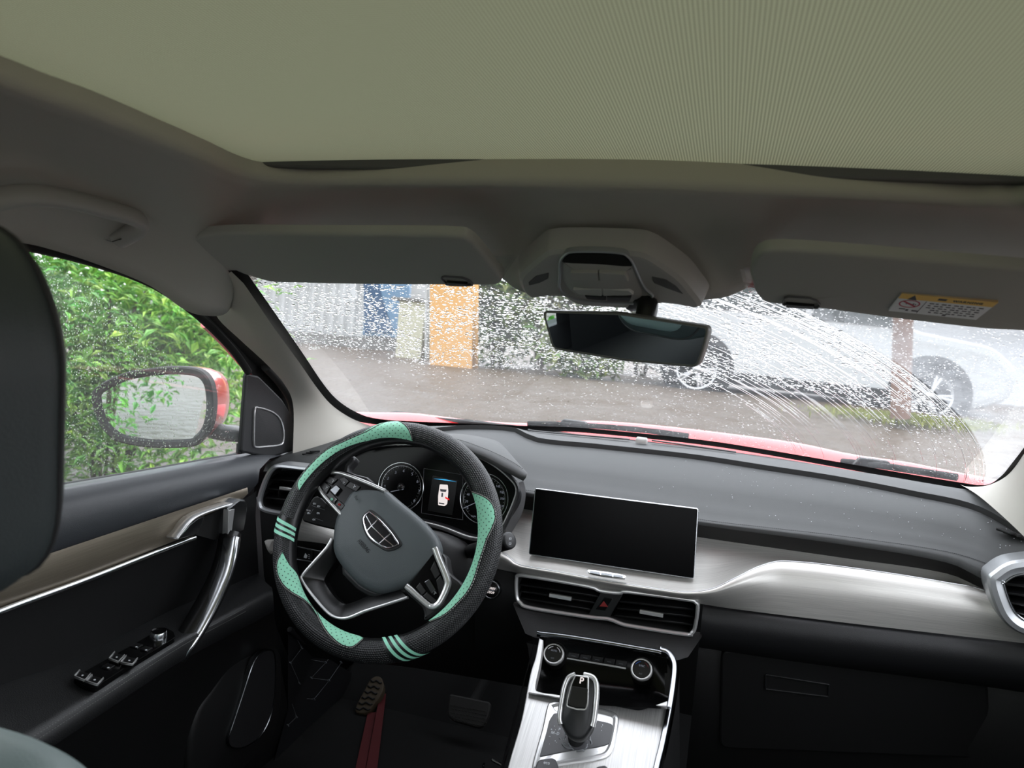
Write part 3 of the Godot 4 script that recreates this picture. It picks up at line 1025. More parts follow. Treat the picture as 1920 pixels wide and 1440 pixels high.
# ------------------------------------------------------------------ dashboard
func dashboard():
	var d := thing("dashboard", "dark grey dashboard with a brushed silver band across the passenger side", "dashboard", Transform3D(Basis(), Vector3(0, 0.95, -1.5)))
	var n := 70
	var n0 := n
	var x0 := 560.0
	var x1 := 2030.0
	var A := across([560, 830, 1.50, 640, 812, 1.56, 702, 797, 1.63, 790, 799, 1.67, 850, 802, 1.70, 1000, 808, 1.735, 1200, 826, 1.74, 1430, 855, 1.70, 1640, 889, 1.61, 1800, 916, 1.53, 1850, 922, 1.48, 2030, 950, 1.30], x0, x1, n)
	var B := across([560, 842, 1.46, 640, 830, 1.50, 760, 815, 1.56, 838, 808, 1.60, 870, 805, 1.62, 964, 810, 1.62, 1000, 828, 1.57, 1118, 841, 1.57, 1300, 861, 1.57, 1430, 881, 1.55, 1570, 903, 1.52, 1713, 931, 1.48, 1830, 958, 1.43, 1913, 1004, 1.37, 2030, 1075, 1.27], x0, x1, n)
	var C := across([560, 862, 1.36, 640, 868, 1.37, 850, 895, 1.38, 990, 921, 1.375, 1100, 938, 1.37, 1310, 975, 1.36, 1450, 992, 1.36, 1580, 1007, 1.36, 1780, 1037, 1.35, 1860, 1062, 1.33, 2030, 1130, 1.28], x0, x1, n)
	var rows := []
	var s := begin()
	# rear shelf up to the groove
	var B1 := PackedVector3Array()
	for i in n:
		B1.append(B[i] + Vector3(0, 0.009, -0.006))
	var mid := PackedVector3Array()
	for i in n:
		mid.append((A[i] + B1[i]) / 2 + Vector3(0, 0.003, 0))
	var A0 := PackedVector3Array()
	for p in A:
		A0.append(p + Vector3(0, -0.03, -0.12))
	var g1 := PackedVector3Array()
	for p in B:
		g1.append(p + Vector3(0, 0.0005, -0.003))
	loft(s, [A0, A, mid, B1])
	put("rear_shelf", s, M.dash_top, d, true)
	# top pad
	s = begin()
	rows = []
	var g2 := PackedVector3Array()
	for p in B:
		g2.append(p + Vector3(0, -0.02, -0.001))
	rows.append(g2)
	for k in 11:
		var t := float(k) / 10
		var r := PackedVector3Array()
		for i in n:
			r.append(B[i].lerp(C[i], t) + Vector3(0, 0.010 * sin(PI * t) - 0.004 * exp(-pow((t - 0.72) / 0.08, 2)), 0))
		rows.append(r)
	var D := across([560, 872, 1.35, 850, 905, 1.37, 990, 931, 1.365, 1100, 949, 1.36, 1310, 984, 1.35, 1580, 1021, 1.35, 1780, 1056, 1.34, 1848, 1088, 1.32, 2030, 1150, 1.27], x0, x1, n)
	var mid2 := PackedVector3Array()
	for i in n:
		mid2.append((C[i] + D[i]) / 2 + Vector3(0, 0.003, 0.008))
	rows.append(mid2)
	rows.append(D)
	var D2 := across([560, 890, 1.38, 850, 920, 1.40, 990, 958, 1.40, 1310, 1008, 1.39, 1580, 1047, 1.39, 1780, 1077, 1.375, 1848, 1106, 1.35, 2030, 1170, 1.30], x0, x1, n)
	loft(s, rows)
	put("top_pad", s, M.dash_top, d, true)
	s = begin()
	loft(s, [D, D2])
	put("recess", s, M.rubber, d, true)  # black strip: the shade under the lip is put into its colour
	# black gasket in the groove
	s = begin()
	var g0 := PackedVector3Array()
	for p in B1:
		g0.append(p + Vector3(0, 0.0006, 0.0006))
	loft(s, [g0, g1, g2])
	put("groove", s, M.rubber, d, true)
	# two rows of stitches on the lip
	s = begin()
	for q in [0.0, 0.012]:
		for i in range(20, n - 1):
			for k in 6:
				var a := C[i].lerp(C[i + 1], k / 6.0) + Vector3(0, 0.0016, -q)
				var b := C[i].lerp(C[i + 1], (k + 0.6) / 6.0) + Vector3(0, 0.0016, -q)
				a.y += q * 0.25
				b.y += q * 0.25
				tube(s, PackedVector3Array([a, b]), 0.0006, false, 4)
	put("stitching", s, M.dark_thread, d, true).set_meta("kind", "stuff")
	# brushed band: upper shelf, crease, lower face
	var xa := 905.0
	var xb := 1990.0
	n = 90
	var E0 := across([905, 938, 1.40, 990, 952, 1.40, 1310, 1005, 1.39, 1580, 1044, 1.39, 1780, 1075, 1.375, 1848, 1104, 1.355, 1990, 1165, 1.30], xa, xb, n)
	var E1 := across([905, 1012, 1.33, 930, 1029, 1.31, 950, 1041, 1.30, 970, 1057, 1.295, 1000, 1064, 1.29, 1042, 1071, 1.287, 1151, 1091, 1.285, 1240, 1105, 1.283, 1286, 1110, 1.283, 1335, 1104, 1.288, 1380, 1083, 1.30, 1423, 1062, 1.32, 1467, 1052, 1.333, 1613, 1067, 1.335, 1780, 1093, 1.335, 1848, 1108, 1.33, 1990, 1185, 1.28], xa, xb, n)
	var E2 := across([905, 1056, 1.315, 931, 1066, 1.315, 970, 1074, 1.315, 1151, 1108, 1.315, 1300, 1130, 1.315, 1363, 1140, 1.315, 1547, 1163, 1.315, 1813, 1194, 1.315, 1920, 1206, 1.30, 1990, 1216, 1.28], xa, xb, n)
	s = begin()
	rows = []
	for k in 7:
		var t := float(k) / 6
		var r := PackedVector3Array()
		for i in n:
			r.append(E0[i].lerp(E1[i], t) + Vector3(0, -0.010 * sin(PI * t), -0.004 * sin(PI * t)))
		rows.append(r)
	loft(s, rows, 0, Vector2(2.4, 0.5))
	var r2 := []
	for k in 9:
		var t := float(k) / 8
		var r := PackedVector3Array()
		for i in n:
			r.append(E1[i].lerp(E2[i], t) + Vector3(0, 0.004, 0.013) * sin(PI * t ** 0.7) )
		r2.append(r)
	loft(s, r2, 1, Vector2(2.4, 0.5))
	put("brushed_band", s, M.brushed, d, true)
	# bright line along the crease
	s = begin()
	tube(s, E1, 0.0012, false, 6)
	put("crease_trim", s, M.satin_chrome, d, true)
	# padded front under the band, rolling away into the footwell
	n = 60
	var F1 := across([905, 1060, 1.318, 970, 1078, 1.318, 1151, 1112, 1.318, 1300, 1134, 1.318, 1547, 1166, 1.318, 1813, 1197, 1.318, 1920, 1209, 1.30, 2030, 1225, 1.27], 1318, 2030, n)
	s = begin()
	rows = []
	for q in [[-0.01, 0.003], [-0.001, -0.003], [0.006, 0.004], [0.012, 0.014], [0.013, 0.03], [0.008, 0.05], [-0.005, 0.068], [-0.03, 0.085], [-0.06, 0.094]]:
		var r := PackedVector3Array()
		for p in F1:
			r.append(p + Vector3(0, -q[1], q[0]))
		rows.append(r)
	loft(s, rows)
	put("padded_front", s, M.soft_black, d, true)
	# black surface left of the centre vents
	s = begin()
	loft(s, [even3(px3([895, 1056, 1.318, 930, 1066, 1.318, 964, 1076, 1.318]), 6), even3(px3([890, 1090, 1.305, 930, 1098, 1.305, 964, 1106, 1.305]), 6), even3(px3([890, 1140, 1.312, 930, 1150, 1.312, 964, 1136, 1.312]), 6), even3(px3([890, 1220, 1.36, 940, 1220, 1.36, 1000, 1200, 1.33]), 6)])
	put("knee_panel", s, M.black_plastic, d, true)
	# lower fascia with the glovebox lid
	s = begin()
	rows = []
	for q in [[-0.055, 0.09], [-0.05, 0.11], [-0.055, 0.2], [-0.08, 0.32], [-0.13, 0.42], [-0.3, 0.5]]:
		var r := PackedVector3Array()
		for p in F1:
			r.append(p + Vector3(0, -q[1], q[0]))
		rows.append(r)
	loft(s, rows)
	put("lower_fascia", s, M.black_plastic, d, true)
	var gf := frame(at_f(1600, 1300, 1.365), -8.0)
	var box := Node3D.new()
	box.name = "glovebox_lid"
	d.add_child(box, true)
	box.transform = d.transform.affine_inverse() * gf
	s = begin()
	slab(s, round_poly(loc(gf, [1352, 1214, 1850, 1270, 1860, 1420, 1348, 1400]), 0.02), -0.02, 0.006, 0.004)
	var lid := put("lid_panel", s, M.black_plastic, box)
	s = begin()
	band(s, round_poly(loc(gf, [1434, 1263, 1556, 1282, 1556, 1308, 1434, 1293], 0.008), 0.004), 0.003, 0.004, 0.010, 0.001)
	put("handle", s, M.soft_black, box)
	# left end: top, front and silver strip behind the wheel
	s = begin()
	rows = []
	for q in [[545, 846, 1.38, 580, 834, 1.44, 640, 814, 1.53, 702, 799, 1.61], [520, 858, 1.35, 580, 846, 1.38, 650, 838, 1.42, 720, 835, 1.45], [500, 868, 1.32, 560, 863, 1.335, 640, 866, 1.35, 720, 870, 1.36], [494, 884, 1.315, 560, 882, 1.32, 640, 885, 1.34, 720, 890, 1.35]]:
		rows.append(even3(cr3(px3(q), 6), 24))
	loft(s, rows)
	put("driver_end_top", s, M.dash_top, d, true)
	# small defrost slot by the pillar
	s = begin()
	for i in 3:
		var c := at_f(576 + i * 7, 853 - i * 2.5, 1.37)
		brick(s, Vector3(0.004, 0.003, 0.022), Transform3D(Basis(Vector3.UP, -0.5), c + Vector3(0, 0.002, 0)))
	put("defrost_slot", s, M.void_black, d, true)
	s = begin()
	for i in 3:
		var c := at_f(1886 + i * 13, 1000 + i * 5, 1.36)
		brick(s, Vector3(0.012, 0.004, 0.026), Transform3D(Basis(Vector3.UP, 0.5), c + Vector3(0, 0.0035, 0)))
	put("defrost_slot", s, M.rubber, d, true)
	# sun sensor on the rear shelf and the long slot beside it
	s = begin()
	var sp := PackedVector3Array()
	for q in [[990, 809], [1010, 812], [1100, 820], [1180, 827]]:
		sp.append(at_f(q[0], q[1], 1.665) + Vector3(0, 0.004, 0))
	tube(s, cr3(sp, 4), 0.006, false, 8, Vector3.UP, 0.3)
	put("demister_slot", s, M.soft_black, d, true)
	s = begin()
	sp = PackedVector3Array()
	for q in [[1222, 829], [1280, 837], [1380, 851]]:
		sp.append(at_f(q[0], q[1], 1.665) + Vector3(0, 0.004, 0))
	tube(s, cr3(sp, 4), 0.006, false, 8, Vector3.UP, 0.3)
	put("demister_slot", s, M.soft_black, d, true)
	# pale dust lying on the pad
	s = begin()
	for i in 110:
		var k := rng.randi_range(32, n0 - 3)
		var p := B[k].lerp(C[k], rng.randf_range(0.08, 0.92)) + Vector3(rng.randf_range(-0.008, 0.008), 0.0, 0.0)
		var t := (p - B[k]).length() / maxf((C[k] - B[k]).length(), 0.01)
		p.y += 0.010 * sin(PI * clampf(t, 0, 1)) + 0.0002
		slab(s, disc(rng.randf_range(0.0003, 0.0009), 5), 0.0, 0.0006, 0.0, Transform3D(Basis(Vector3.RIGHT, -PI / 2), p))
	put("dust_speck", s, M.legend, d, true).set_meta("kind", "stuff")
	s = begin()
	shell(s, round_poly(rect(0.026, 0.016), 0.006), [Vector2(0, -0.004), Vector2(0, 0.003), Vector2(0.002, 0.006), Vector2(0.006, 0.007)], true, true, Transform3D(Basis(Vector3.RIGHT, -PI / 2 + 0.2), at_f(1203, 826, 1.645)))
	put("light_sensor", s, M.grey_plastic, d, true)
	# driver's side front: black face, silver band, switch row
	s = begin()
	rows = []
	for q in [[486, 930, 1.32, 600, 940, 1.34, 760, 960, 1.36, 930, 1000, 1.36], [488, 970, 1.325, 600, 980, 1.345, 760, 1000, 1.36, 930, 1040, 1.36], [495, 1080, 1.33, 600, 1090, 1.345, 760, 1100, 1.36, 960, 1120, 1.34], [520, 1180, 1.36, 600, 1190, 1.36, 760, 1200, 1.37, 990, 1215, 1.36], [540, 1230, 1.46, 600, 1235, 1.47, 760, 1250, 1.48, 1000, 1290, 1.5]]:
		rows.append(even3(cr3(px3(q), 6), 24))
	loft(s, rows)
	put("driver_side_fascia", s, M.black_plastic, d, true)
	s = begin()
	rows = []
	for q in [[555, 968, 1.315, 600, 982, 1.315, 640, 998, 1.315], [548, 990, 1.305, 600, 1003, 1.305, 640, 1015, 1.305], [546, 1012, 1.31, 600, 1018, 1.31, 640, 1026, 1.31]]:
		rows.append(even3(cr3(px3(q), 6), 14))
	loft(s, rows, 0, Vector2(0.5, 0.2))
	put("silver_strip", s, M.brushed, d, true)
	var sw := frame(at_f(590, 1042, 1.31), 5.0)
	var row := Node3D.new()
	row.name = "switch_row"
	d.add_child(row, true)
	row.transform = d.transform.affine_inverse() * sw
	s = begin()
	band(s, round_poly(loc(sw, [550, 1022, 610, 1034, 606, 1058, 550, 1049]), 0.003), 0.003, -0.004, 0.003)
	put("switch_frame", s, M.satin_chrome, row)
	s = begin()
	slab(s, loc(sw, [552, 1026, 586, 1033, 586, 1051, 552, 1045]), -0.004, 0.001)
	put("headlight_switch", s, M.smooth_black, row)
	s = begin()
	slab(s, loc(sw, [588, 1034, 606, 1038, 602, 1055, 588, 1052]), -0.004, 0.001)
	put("level_switch", s, M.smooth_black, row)
	s = begin()
	var hl := loc(sw, [573, 1037, 577, 1042, 575, 1047, 570, 1045])
	slab(s, hl, 0.001, 0.0014, 0.0)
	for i in 3:
		brick(s, Vector3(0.0035, 0.0008, 0.0004), flat_at(loc1(sw, 580, 1040 + i * 3.5), 0.0012, -10))
	put("legend_print", s, M.legend, row)
	# bonnet release lever
	s = begin()
	var bl := frame(at_f(503, 1028, 1.30), 0.0)
	pillow(s, round_poly(loc(bl, [494, 1014, 512, 1013, 512, 1036, 507, 1041, 500, 1032]), 0.004), -0.01, 0.0, 0.003, 0.003)
	var lev := put("bonnet_lever", s, M.grey_plastic, d)
	lev.transform = d.transform.affine_inverse() * bl
	# start button
	var sb := frame(at_f(921, 1106, 1.296), 5.0)
	var b := thing("start_button", "round black start-stop button right of the steering wheel", "button", sb)
	s = begin()
	lathe(s, PackedVector2Array([Vector2(0.0175, -0.01), Vector2(0.0175, 0.001), Vector2(0.016, 0.003), Vector2(0.014, 0.002), Vector2(0.0135, -0.003)]), 32)
	put("button_ring", s, M.dark_chrome, b)
	s = begin()
	lathe(s, PackedVector2Array([Vector2(0.0, 0.0005), Vector2(0.011, 0.0003), Vector2(0.0132, -0.002)]), 32)
	put("button_cap", s, M.smooth_black, b)
	lettering("lettering", "START", 0.0058, flat_at(Vector2(0, 0.003), 0.0008), M.lit_white, b, true)
	lettering("lettering", "STOP", 0.0058, flat_at(Vector2(0, -0.0045), 0.0008), M.lit_white, b, true)
	s = begin()
	brick(s, Vector3(0.012, 0.0006, 0.0003), flat_at(Vector2(0, -0.0008), 0.0008))
	put("divider", s, M.lit_dim, b)

# ------------------------------------------------------------------ air vents
func slat_between(s: SurfaceTool, a: Vector2, b: Vector2, z: float, th := 0.0035, depth := 0.02):
	var m := (a + b) / 2
	var d := b - a
	brick(s, Vector3(d.length(), th, depth), Transform3D(Basis(Vector3.BACK, d.angle()) * Basis(Vector3.RIGHT, 0.35), Vector3(m.x, m.y, z - depth / 2)))
func vents():
	# centre pair with the hazard button between
	var fr := frame(at_f(1138, 1134, 1.30), 4.0)
	var v := thing("centre_air_vent", "wide chrome-framed pair of air vents below the black touchscreen", "air vent", fr, "dashboard air vents")
	var op := cr2(loc(fr, [970, 1076, 1000, 1078, 1104, 1096, 1126, 1104, 1160, 1108, 1178, 1106, 1288, 1120, 1306, 1126, 1312, 1138, 1307, 1176, 1300, 1189, 1286, 1193, 1182, 1177, 1162, 1172, 1140, 1164, 1102, 1160, 994, 1143, 973, 1132, 966, 1118, 965, 1088]), 4)
	var s := begin()
	shell(s, op, [Vector2(0, -0.03), Vector2(0, 0.001), Vector2(0.0012, 0.0035), Vector2(0.0035, 0.004), Vector2(0.0062, 0.002), Vector2(0.0068, -0.003)], false)
	put("chrome_frame", s, M.silver_soft, v)
	s = begin()
	shell(s, inset(ccw(op), 0.0068), [Vector2(0, -0.001), Vector2(0.001, -0.055)], true)
	put("duct", s, M.void_black, v)
	for k in 3:
		s = begin()
		var t: float = [0.22, 0.5, 0.80][k]
		slat_between(s, loc1(fr, 973, lerpf(1085, 1128, t)), loc1(fr, lerpf(1128, 1108, t), lerpf(1108, 1152, t)), -0.006)
		put("slat", s, M.smooth_black, v)
		s = begin()
		slat_between(s, loc1(fr, lerpf(1164, 1148, t), lerpf(1116, 1162, t)), loc1(fr, 1301, lerpf(1131, 1180, t)), -0.006)
		put("slat", s, M.smooth_black, v)
	for k in 2:
		s = begin()
		var c := loc1(fr, [1050, 1221][k], [1120, 1151][k])
		slab(s, round_poly(rect(0.041, 0.0068), 0.001), -0.006, 0.0, 0.001)
		var tab := put("slide_tab", s, M.silver_soft, v)
		tab.transform = flat_at(c, 0.0)
	s = begin()
	slab(s, loc(fr, [1128, 1108, 1168, 1114, 1142, 1160, 1102, 1154]), -0.02, -0.004, 0.001)
	put("divider", s, M.smooth_black, v)
	s = begin()
	slab(s, round_poly(loc(fr, [1133, 1121, 1148, 1124, 1134, 1145, 1117, 1142]), 0.0015), -0.004, -0.001, 0.0008)
	var hz := put("hazard_button", s, M.piano_black, v)
	s = begin()
	band(s, round_poly(loc(fr, [1133, 1120, 1149, 1123, 1135, 1146, 1116, 1143]), 0.0015), 0.0006, -0.004, -0.002, 0.0002)
	put("button_rim", s, M.dark_chrome, hz)
	s = begin()
	slab(s, loc(fr, [1132, 1127, 1140, 1138, 1124, 1137]), -0.001, -0.0006, 0.0)
	put("warning_triangle", s, M.dark_red_print, hz)
	# driver's end
	fr = frame(at_f(540, 915, 1.285), 2.0, 6.0)
	v = thing("side_air_vent", "silver-framed air vent at the driver's end of the dash, partly behind the wheel", "air vent", fr, "dashboard air vents")
	op = cr2(loc(fr, [484, 928, 489, 912, 495, 896, 504, 880, 518, 870, 545, 871, 600, 879, 614, 892, 606, 940, 596, 962, 560, 971, 512, 965, 489, 957, 483, 944]), 4)
	s = begin()
	shell(s, op, [Vector2(0, -0.04), Vector2(0, 0.0), Vector2(0.002, 0.005), Vector2(0.006, 0.006), Vector2(0.009, 0.002), Vector2(0.0095, -0.004)], false)
	put("silver_frame", s, M.silver_paint, v)
	s = begin()
	shell(s, inset(ccw(op), 0.0093), [Vector2(0, -0.002), Vector2(0.001, -0.06)], true)
	put("duct", s, M.void_black, v)
	for k in 3:
		s = begin()
		slat_between(s, loc1(fr, [502, 497, 492][k], [896, 914, 931][k]), loc1(fr, 606, [906, 926, 944][k]), -0.006, 0.003)
		put("slat", s, M.smooth_black, v)
	s = begin()
	slab(s, round_poly(rect(0.030, 0.006), 0.001), -0.006, 0.0, 0.001)
	put("slide_tab", s, M.silver_soft, v).transform = flat_at(loc1(fr, 536, 917), -0.001)
	s = begin()
	slat_between(s, loc1(fr, 519, 921), loc1(fr, 518, 938), -0.01, 0.0015, 0.01)
	put("vane", s, M.smooth_black, v)
	# passenger's end
	fr = frame(at_f(1940, 1120, 1.27), 2.0, -6.0)
	v = thing("side_air_vent_001", "silver-framed round-cornered air vent at the passenger end of the dash", "air vent", fr, "dashboard air vents")
	op = cr2(loc(fr, [1851, 1083, 1864, 1069, 1882, 1057, 1905, 1050, 1955, 1046, 2005, 1058, 2024, 1110, 2008, 1188, 1960, 1199, 1920, 1190, 1893, 1176, 1872, 1152, 1856, 1112]), 4)
	s = begin()
	shell(s, op, [Vector2(0, -0.05), Vector2(0, 0.0), Vector2(0.003, 0.006), Vector2(0.010, 0.007), Vector2(0.020, 0.001), Vector2(0.021, -0.004)], false)
	put("silver_frame", s, M.silver_paint, v)
	s = begin()
	band(s, inset(ccw(op), 0.0205), 0.0022, -0.004, 0.0035, 0.0008)
	put("inner_ring", s, M.chrome, v)
	s = begin()
	shell(s, inset(ccw(op), 0.0225), [Vector2(0, -0.002), Vector2(0.001, -0.06)], true)
	put("duct", s, M.void_black, v)
	for k in 4:
		s = begin()
		slat_between(s, loc1(fr, [1885, 1884, 1889, 1897][k], [1092, 1110, 1128, 1146][k]), loc1(fr, 2000, [1104, 1124, 1145, 1164][k]), -0.006, 0.003)
		put("slat", s, M.smooth_black, v)

# ------------------------------------------------------------------ instrument cluster
func dial(v: Node3D, fr: Transform3D, c: Vector2, r: float, called: String, marks: Array, size: float, needle: Array):
	var o := Node3D.new()
	o.name = called
	v.add_child(o, true)
	var s := begin()
	band(s, disc(r, 48, c), 0.0016, 0.0, 0.003, 0.0005)
	band(s, disc(r * 0.86, 48, c), 0.0005, 0.0, 0.0008, 0.0001)
	put("dial_ring", s, M.satin_chrome, o)
	s = begin()
	for i in 33:
		var a := deg_to_rad(225.0 - 270.0 * i / 32)
		brick(s, Vector3(0.0035 if i % 4 == 0 else 0.0018, 0.0005, 0.0004), Transform3D(Basis(Vector3.BACK, a), Vector3(c.x + cos(a) * r * 0.80, c.y + sin(a) * r * 0.80, 0.0006)))
	put("scale_marks", s, M.faint_legend, o)
	for k in marks:
		lettering("numeral", k[0], size, flat_at(loc1(fr, k[1], k[2]), 0.0006), M.lit_dim, o)
	s = begin()
	var a := loc1(fr, needle[0], needle[1])
	var b := loc1(fr, needle[2], needle[3])
	var d := b - a
	brick(s, Vector3(d.length(), 0.0011, 0.001), Transform3D(Basis(Vector3.BACK, d.angle()), Vector3((a.x + b.x) / 2, (a.y + b.y) / 2, 0.004)))
	put("needle", s, M.lit_dim, o)
	s = begin()
	lathe(s, PackedVector2Array([Vector2(0, 0.006), Vector2(0.006, 0.005), Vector2(0.008, 0.0)]), 20, flat_at(c, 0.0))
	put("needle_cap", s, M.smooth_black, o)
func cluster():
	var fr := frame(at_f(808, 920, 1.33), 10.0)
	var v := thing("instrument_cluster", "instrument cluster with two dials and a lit car picture behind the steering wheel", "instrument cluster", fr)
	var op := cr2(loc(fr, [645, 873, 656, 859, 686, 846, 730, 839, 790, 838, 850, 844, 900, 860, 930, 876, 955, 896, 970, 915, 966, 938, 946, 982, 930, 1002, 890, 1003, 837, 984, 783, 972, 710, 968, 668, 930, 648, 892]), 5)
	var s := begin()
	slab(s, op, -0.02, 0.0, 0.0)
	put("dial_panel", s, M.piano_black, v)
	s = begin()
	shell(s, inset(ccw(op), -0.010), [Vector2(0.006, -0.03), Vector2(0.0, 0.022), Vector2(0.002, 0.026), Vector2(0.005, 0.025), Vector2(0.007, 0.022), Vector2(0.011, 0.0)], false)
	put("surround", s, M.soft_black, v)
	s = begin()
	band(s, inset(ccw(op), -0.0045), 0.003, 0.010, 0.024, 0.0008)
	put("silver_bezel", s, M.silver_soft, v)
	var c1 := loc1(fr, 752, 913)
	var r1 := c1.distance_to(loc1(fr, 795, 916))
	dial(v, fr, c1, r1, "rev_counter", [["2", 728, 897], ["3", 742, 886], ["4", 757, 883], ["5", 773, 889], ["6", 783, 903], ["7", 786, 921], ["8", 777, 939], ["1", 722, 912]], 0.007, [734, 922, 758, 917])
	var c2 := loc1(fr, 908, 935)
	var r2 := c2.distance_to(loc1(fr, 954, 937))
	dial(v, fr, c2, r2, "speedometer", [["0", 877, 953], ["20", 875, 940], ["40", 878, 927], ["60", 886, 914], ["80", 897, 906], ["160", 934, 912], ["180", 941, 923], ["200", 942, 935], ["220", 941, 949]], 0.0052, [870, 953, 904, 937])
	lettering("lettering", "km/h", 0.004, flat_at(loc1(fr, 888, 968), 0.0006), M.lit_dim, v)
	# centre display with the open-door picture
	var disp := Node3D.new()
	disp.name = "centre_display"
	v.add_child(disp, true)
	var q := loc(fr, [812, 892, 858, 901, 848, 966, 802, 957])
	s = begin()
	slab(s, q, 0.0, 0.0012, 0.0003)
	put("display_glass", s, M.smooth_black, disp)
	s = begin()
	band(s, loc(fr, [795, 878, 868, 890, 868, 975, 790, 962]), 0.0004, 0.0, 0.0006, 0.0001)
	put("display_edge", s, M.faint_legend, disp)
	s = begin()
	slab(s, loc(fr, [813, 897.5, 835, 898.5, 857, 903.5, 835, 901.0]), 0.0012, 0.0015, 0.0)
	put("light_streak", s, M.lit_blue, disp)
	# car seen from above
	s = begin()
	slab(s, round_poly(loc(fr, [825, 908, 840, 909, 841, 921, 839, 945, 834, 949, 822, 947, 822, 930, 824, 918]), 0.002), 0.0012, 0.0016, 0.0)
	put("car_picture", s, M.lit_white, disp)
	s = begin()
	slab(s, loc(fr, [825.5, 917, 838, 918, 836.5, 922.5, 826.5, 921.5]), 0.0016, 0.0019, 0.0)
	slab(s, loc(fr, [828.5, 924, 831.5, 924.3, 831, 932, 828, 931.7]), 0.0016, 0.0019, 0.0)
	slab(s, loc(fr, [823.5, 942, 834, 943.5, 833, 946, 823.5, 944.5]), 0.0016, 0.0019, 0.0)
	put("car_glazing", s, M.faint_legend, disp)
	s = begin()
	slab(s, loc(fr, [835.5, 931, 843, 935.5, 842.5, 938, 835.5, 934.5]), 0.0016, 0.002, 0.0)
	put("open_door_picture", s, M.lit_red, disp)
	# hood over the dials
	var h := thing("cluster_hood", "padded dark hood with stitched edge over the dials", "hood", Transform3D(Basis(), at_f(860, 850, 1.38)))
	var rows := []
	for p in [[676, 846, 1.315, 720, 834, 1.305, 780, 831, 1.30, 840, 838, 1.30, 900, 860, 1.30, 950, 886, 1.30, 981, 902, 1.305], [677, 842, 1.31, 720, 829, 1.30, 780, 825, 1.295, 840, 832, 1.295, 905, 855, 1.295, 955, 880, 1.295, 986, 896, 1.30],
			[690, 836, 1.33, 730, 822, 1.325, 790, 817, 1.32, 850, 823, 1.32, 915, 845, 1.32, 962, 868, 1.32, 989, 887, 1.32], [700, 832, 1.38, 740, 820, 1.40, 800, 814, 1.42, 850, 815, 1.43, 905, 824, 1.43, 944, 841, 1.42, 970, 866, 1.38],
			[710, 829, 1.44, 750, 820, 1.46, 800, 814, 1.48, 850, 813, 1.50, 890, 817, 1.50, 930, 826, 1.49, 946, 838, 1.46], [712, 836, 1.48, 750, 828, 1.50, 800, 824, 1.52, 850, 823, 1.54, 890, 827, 1.54, 930, 838, 1.53, 948, 848, 1.49]]:
		rows.append(even3(cr3(px3(p), 6), 36))
	s = begin()
	loft(s, rows)
	put("hood_pad", s, M.dash_top, h, true)
	s = begin()
	for i in 34:
		for k in 3:
			var t := 0.5
			var a: Vector3 = (rows[2][i] as Vector3).lerp(rows[2][i + 1], k / 3.0) + Vector3(0, 0.0012, 0)
			var b: Vector3 = (rows[2][i] as Vector3).lerp(rows[2][i + 1], (k + 0.6) / 3.0) + Vector3(0, 0.0012, 0)
			tube(s, PackedVector3Array([a, b]), 0.0006, false, 4)
	put("stitching", s, M.dark_thread, h, true).set_meta("kind", "stuff")
	# right cheek of the hood down to the silver panel
	s = begin()
	rows = []
	for p in [[981, 902, 1.305, 986, 925, 1.315, 978, 965, 1.32, 952, 1010, 1.325], [972, 905, 1.30, 978, 926, 1.305, 972, 950, 1.31, 946, 988, 1.31]]:
		rows.append(even3(cr3(px3(p), 6), 16))
	loft(s, rows)
	put("cheek", s, M.grey_dark, h, true)

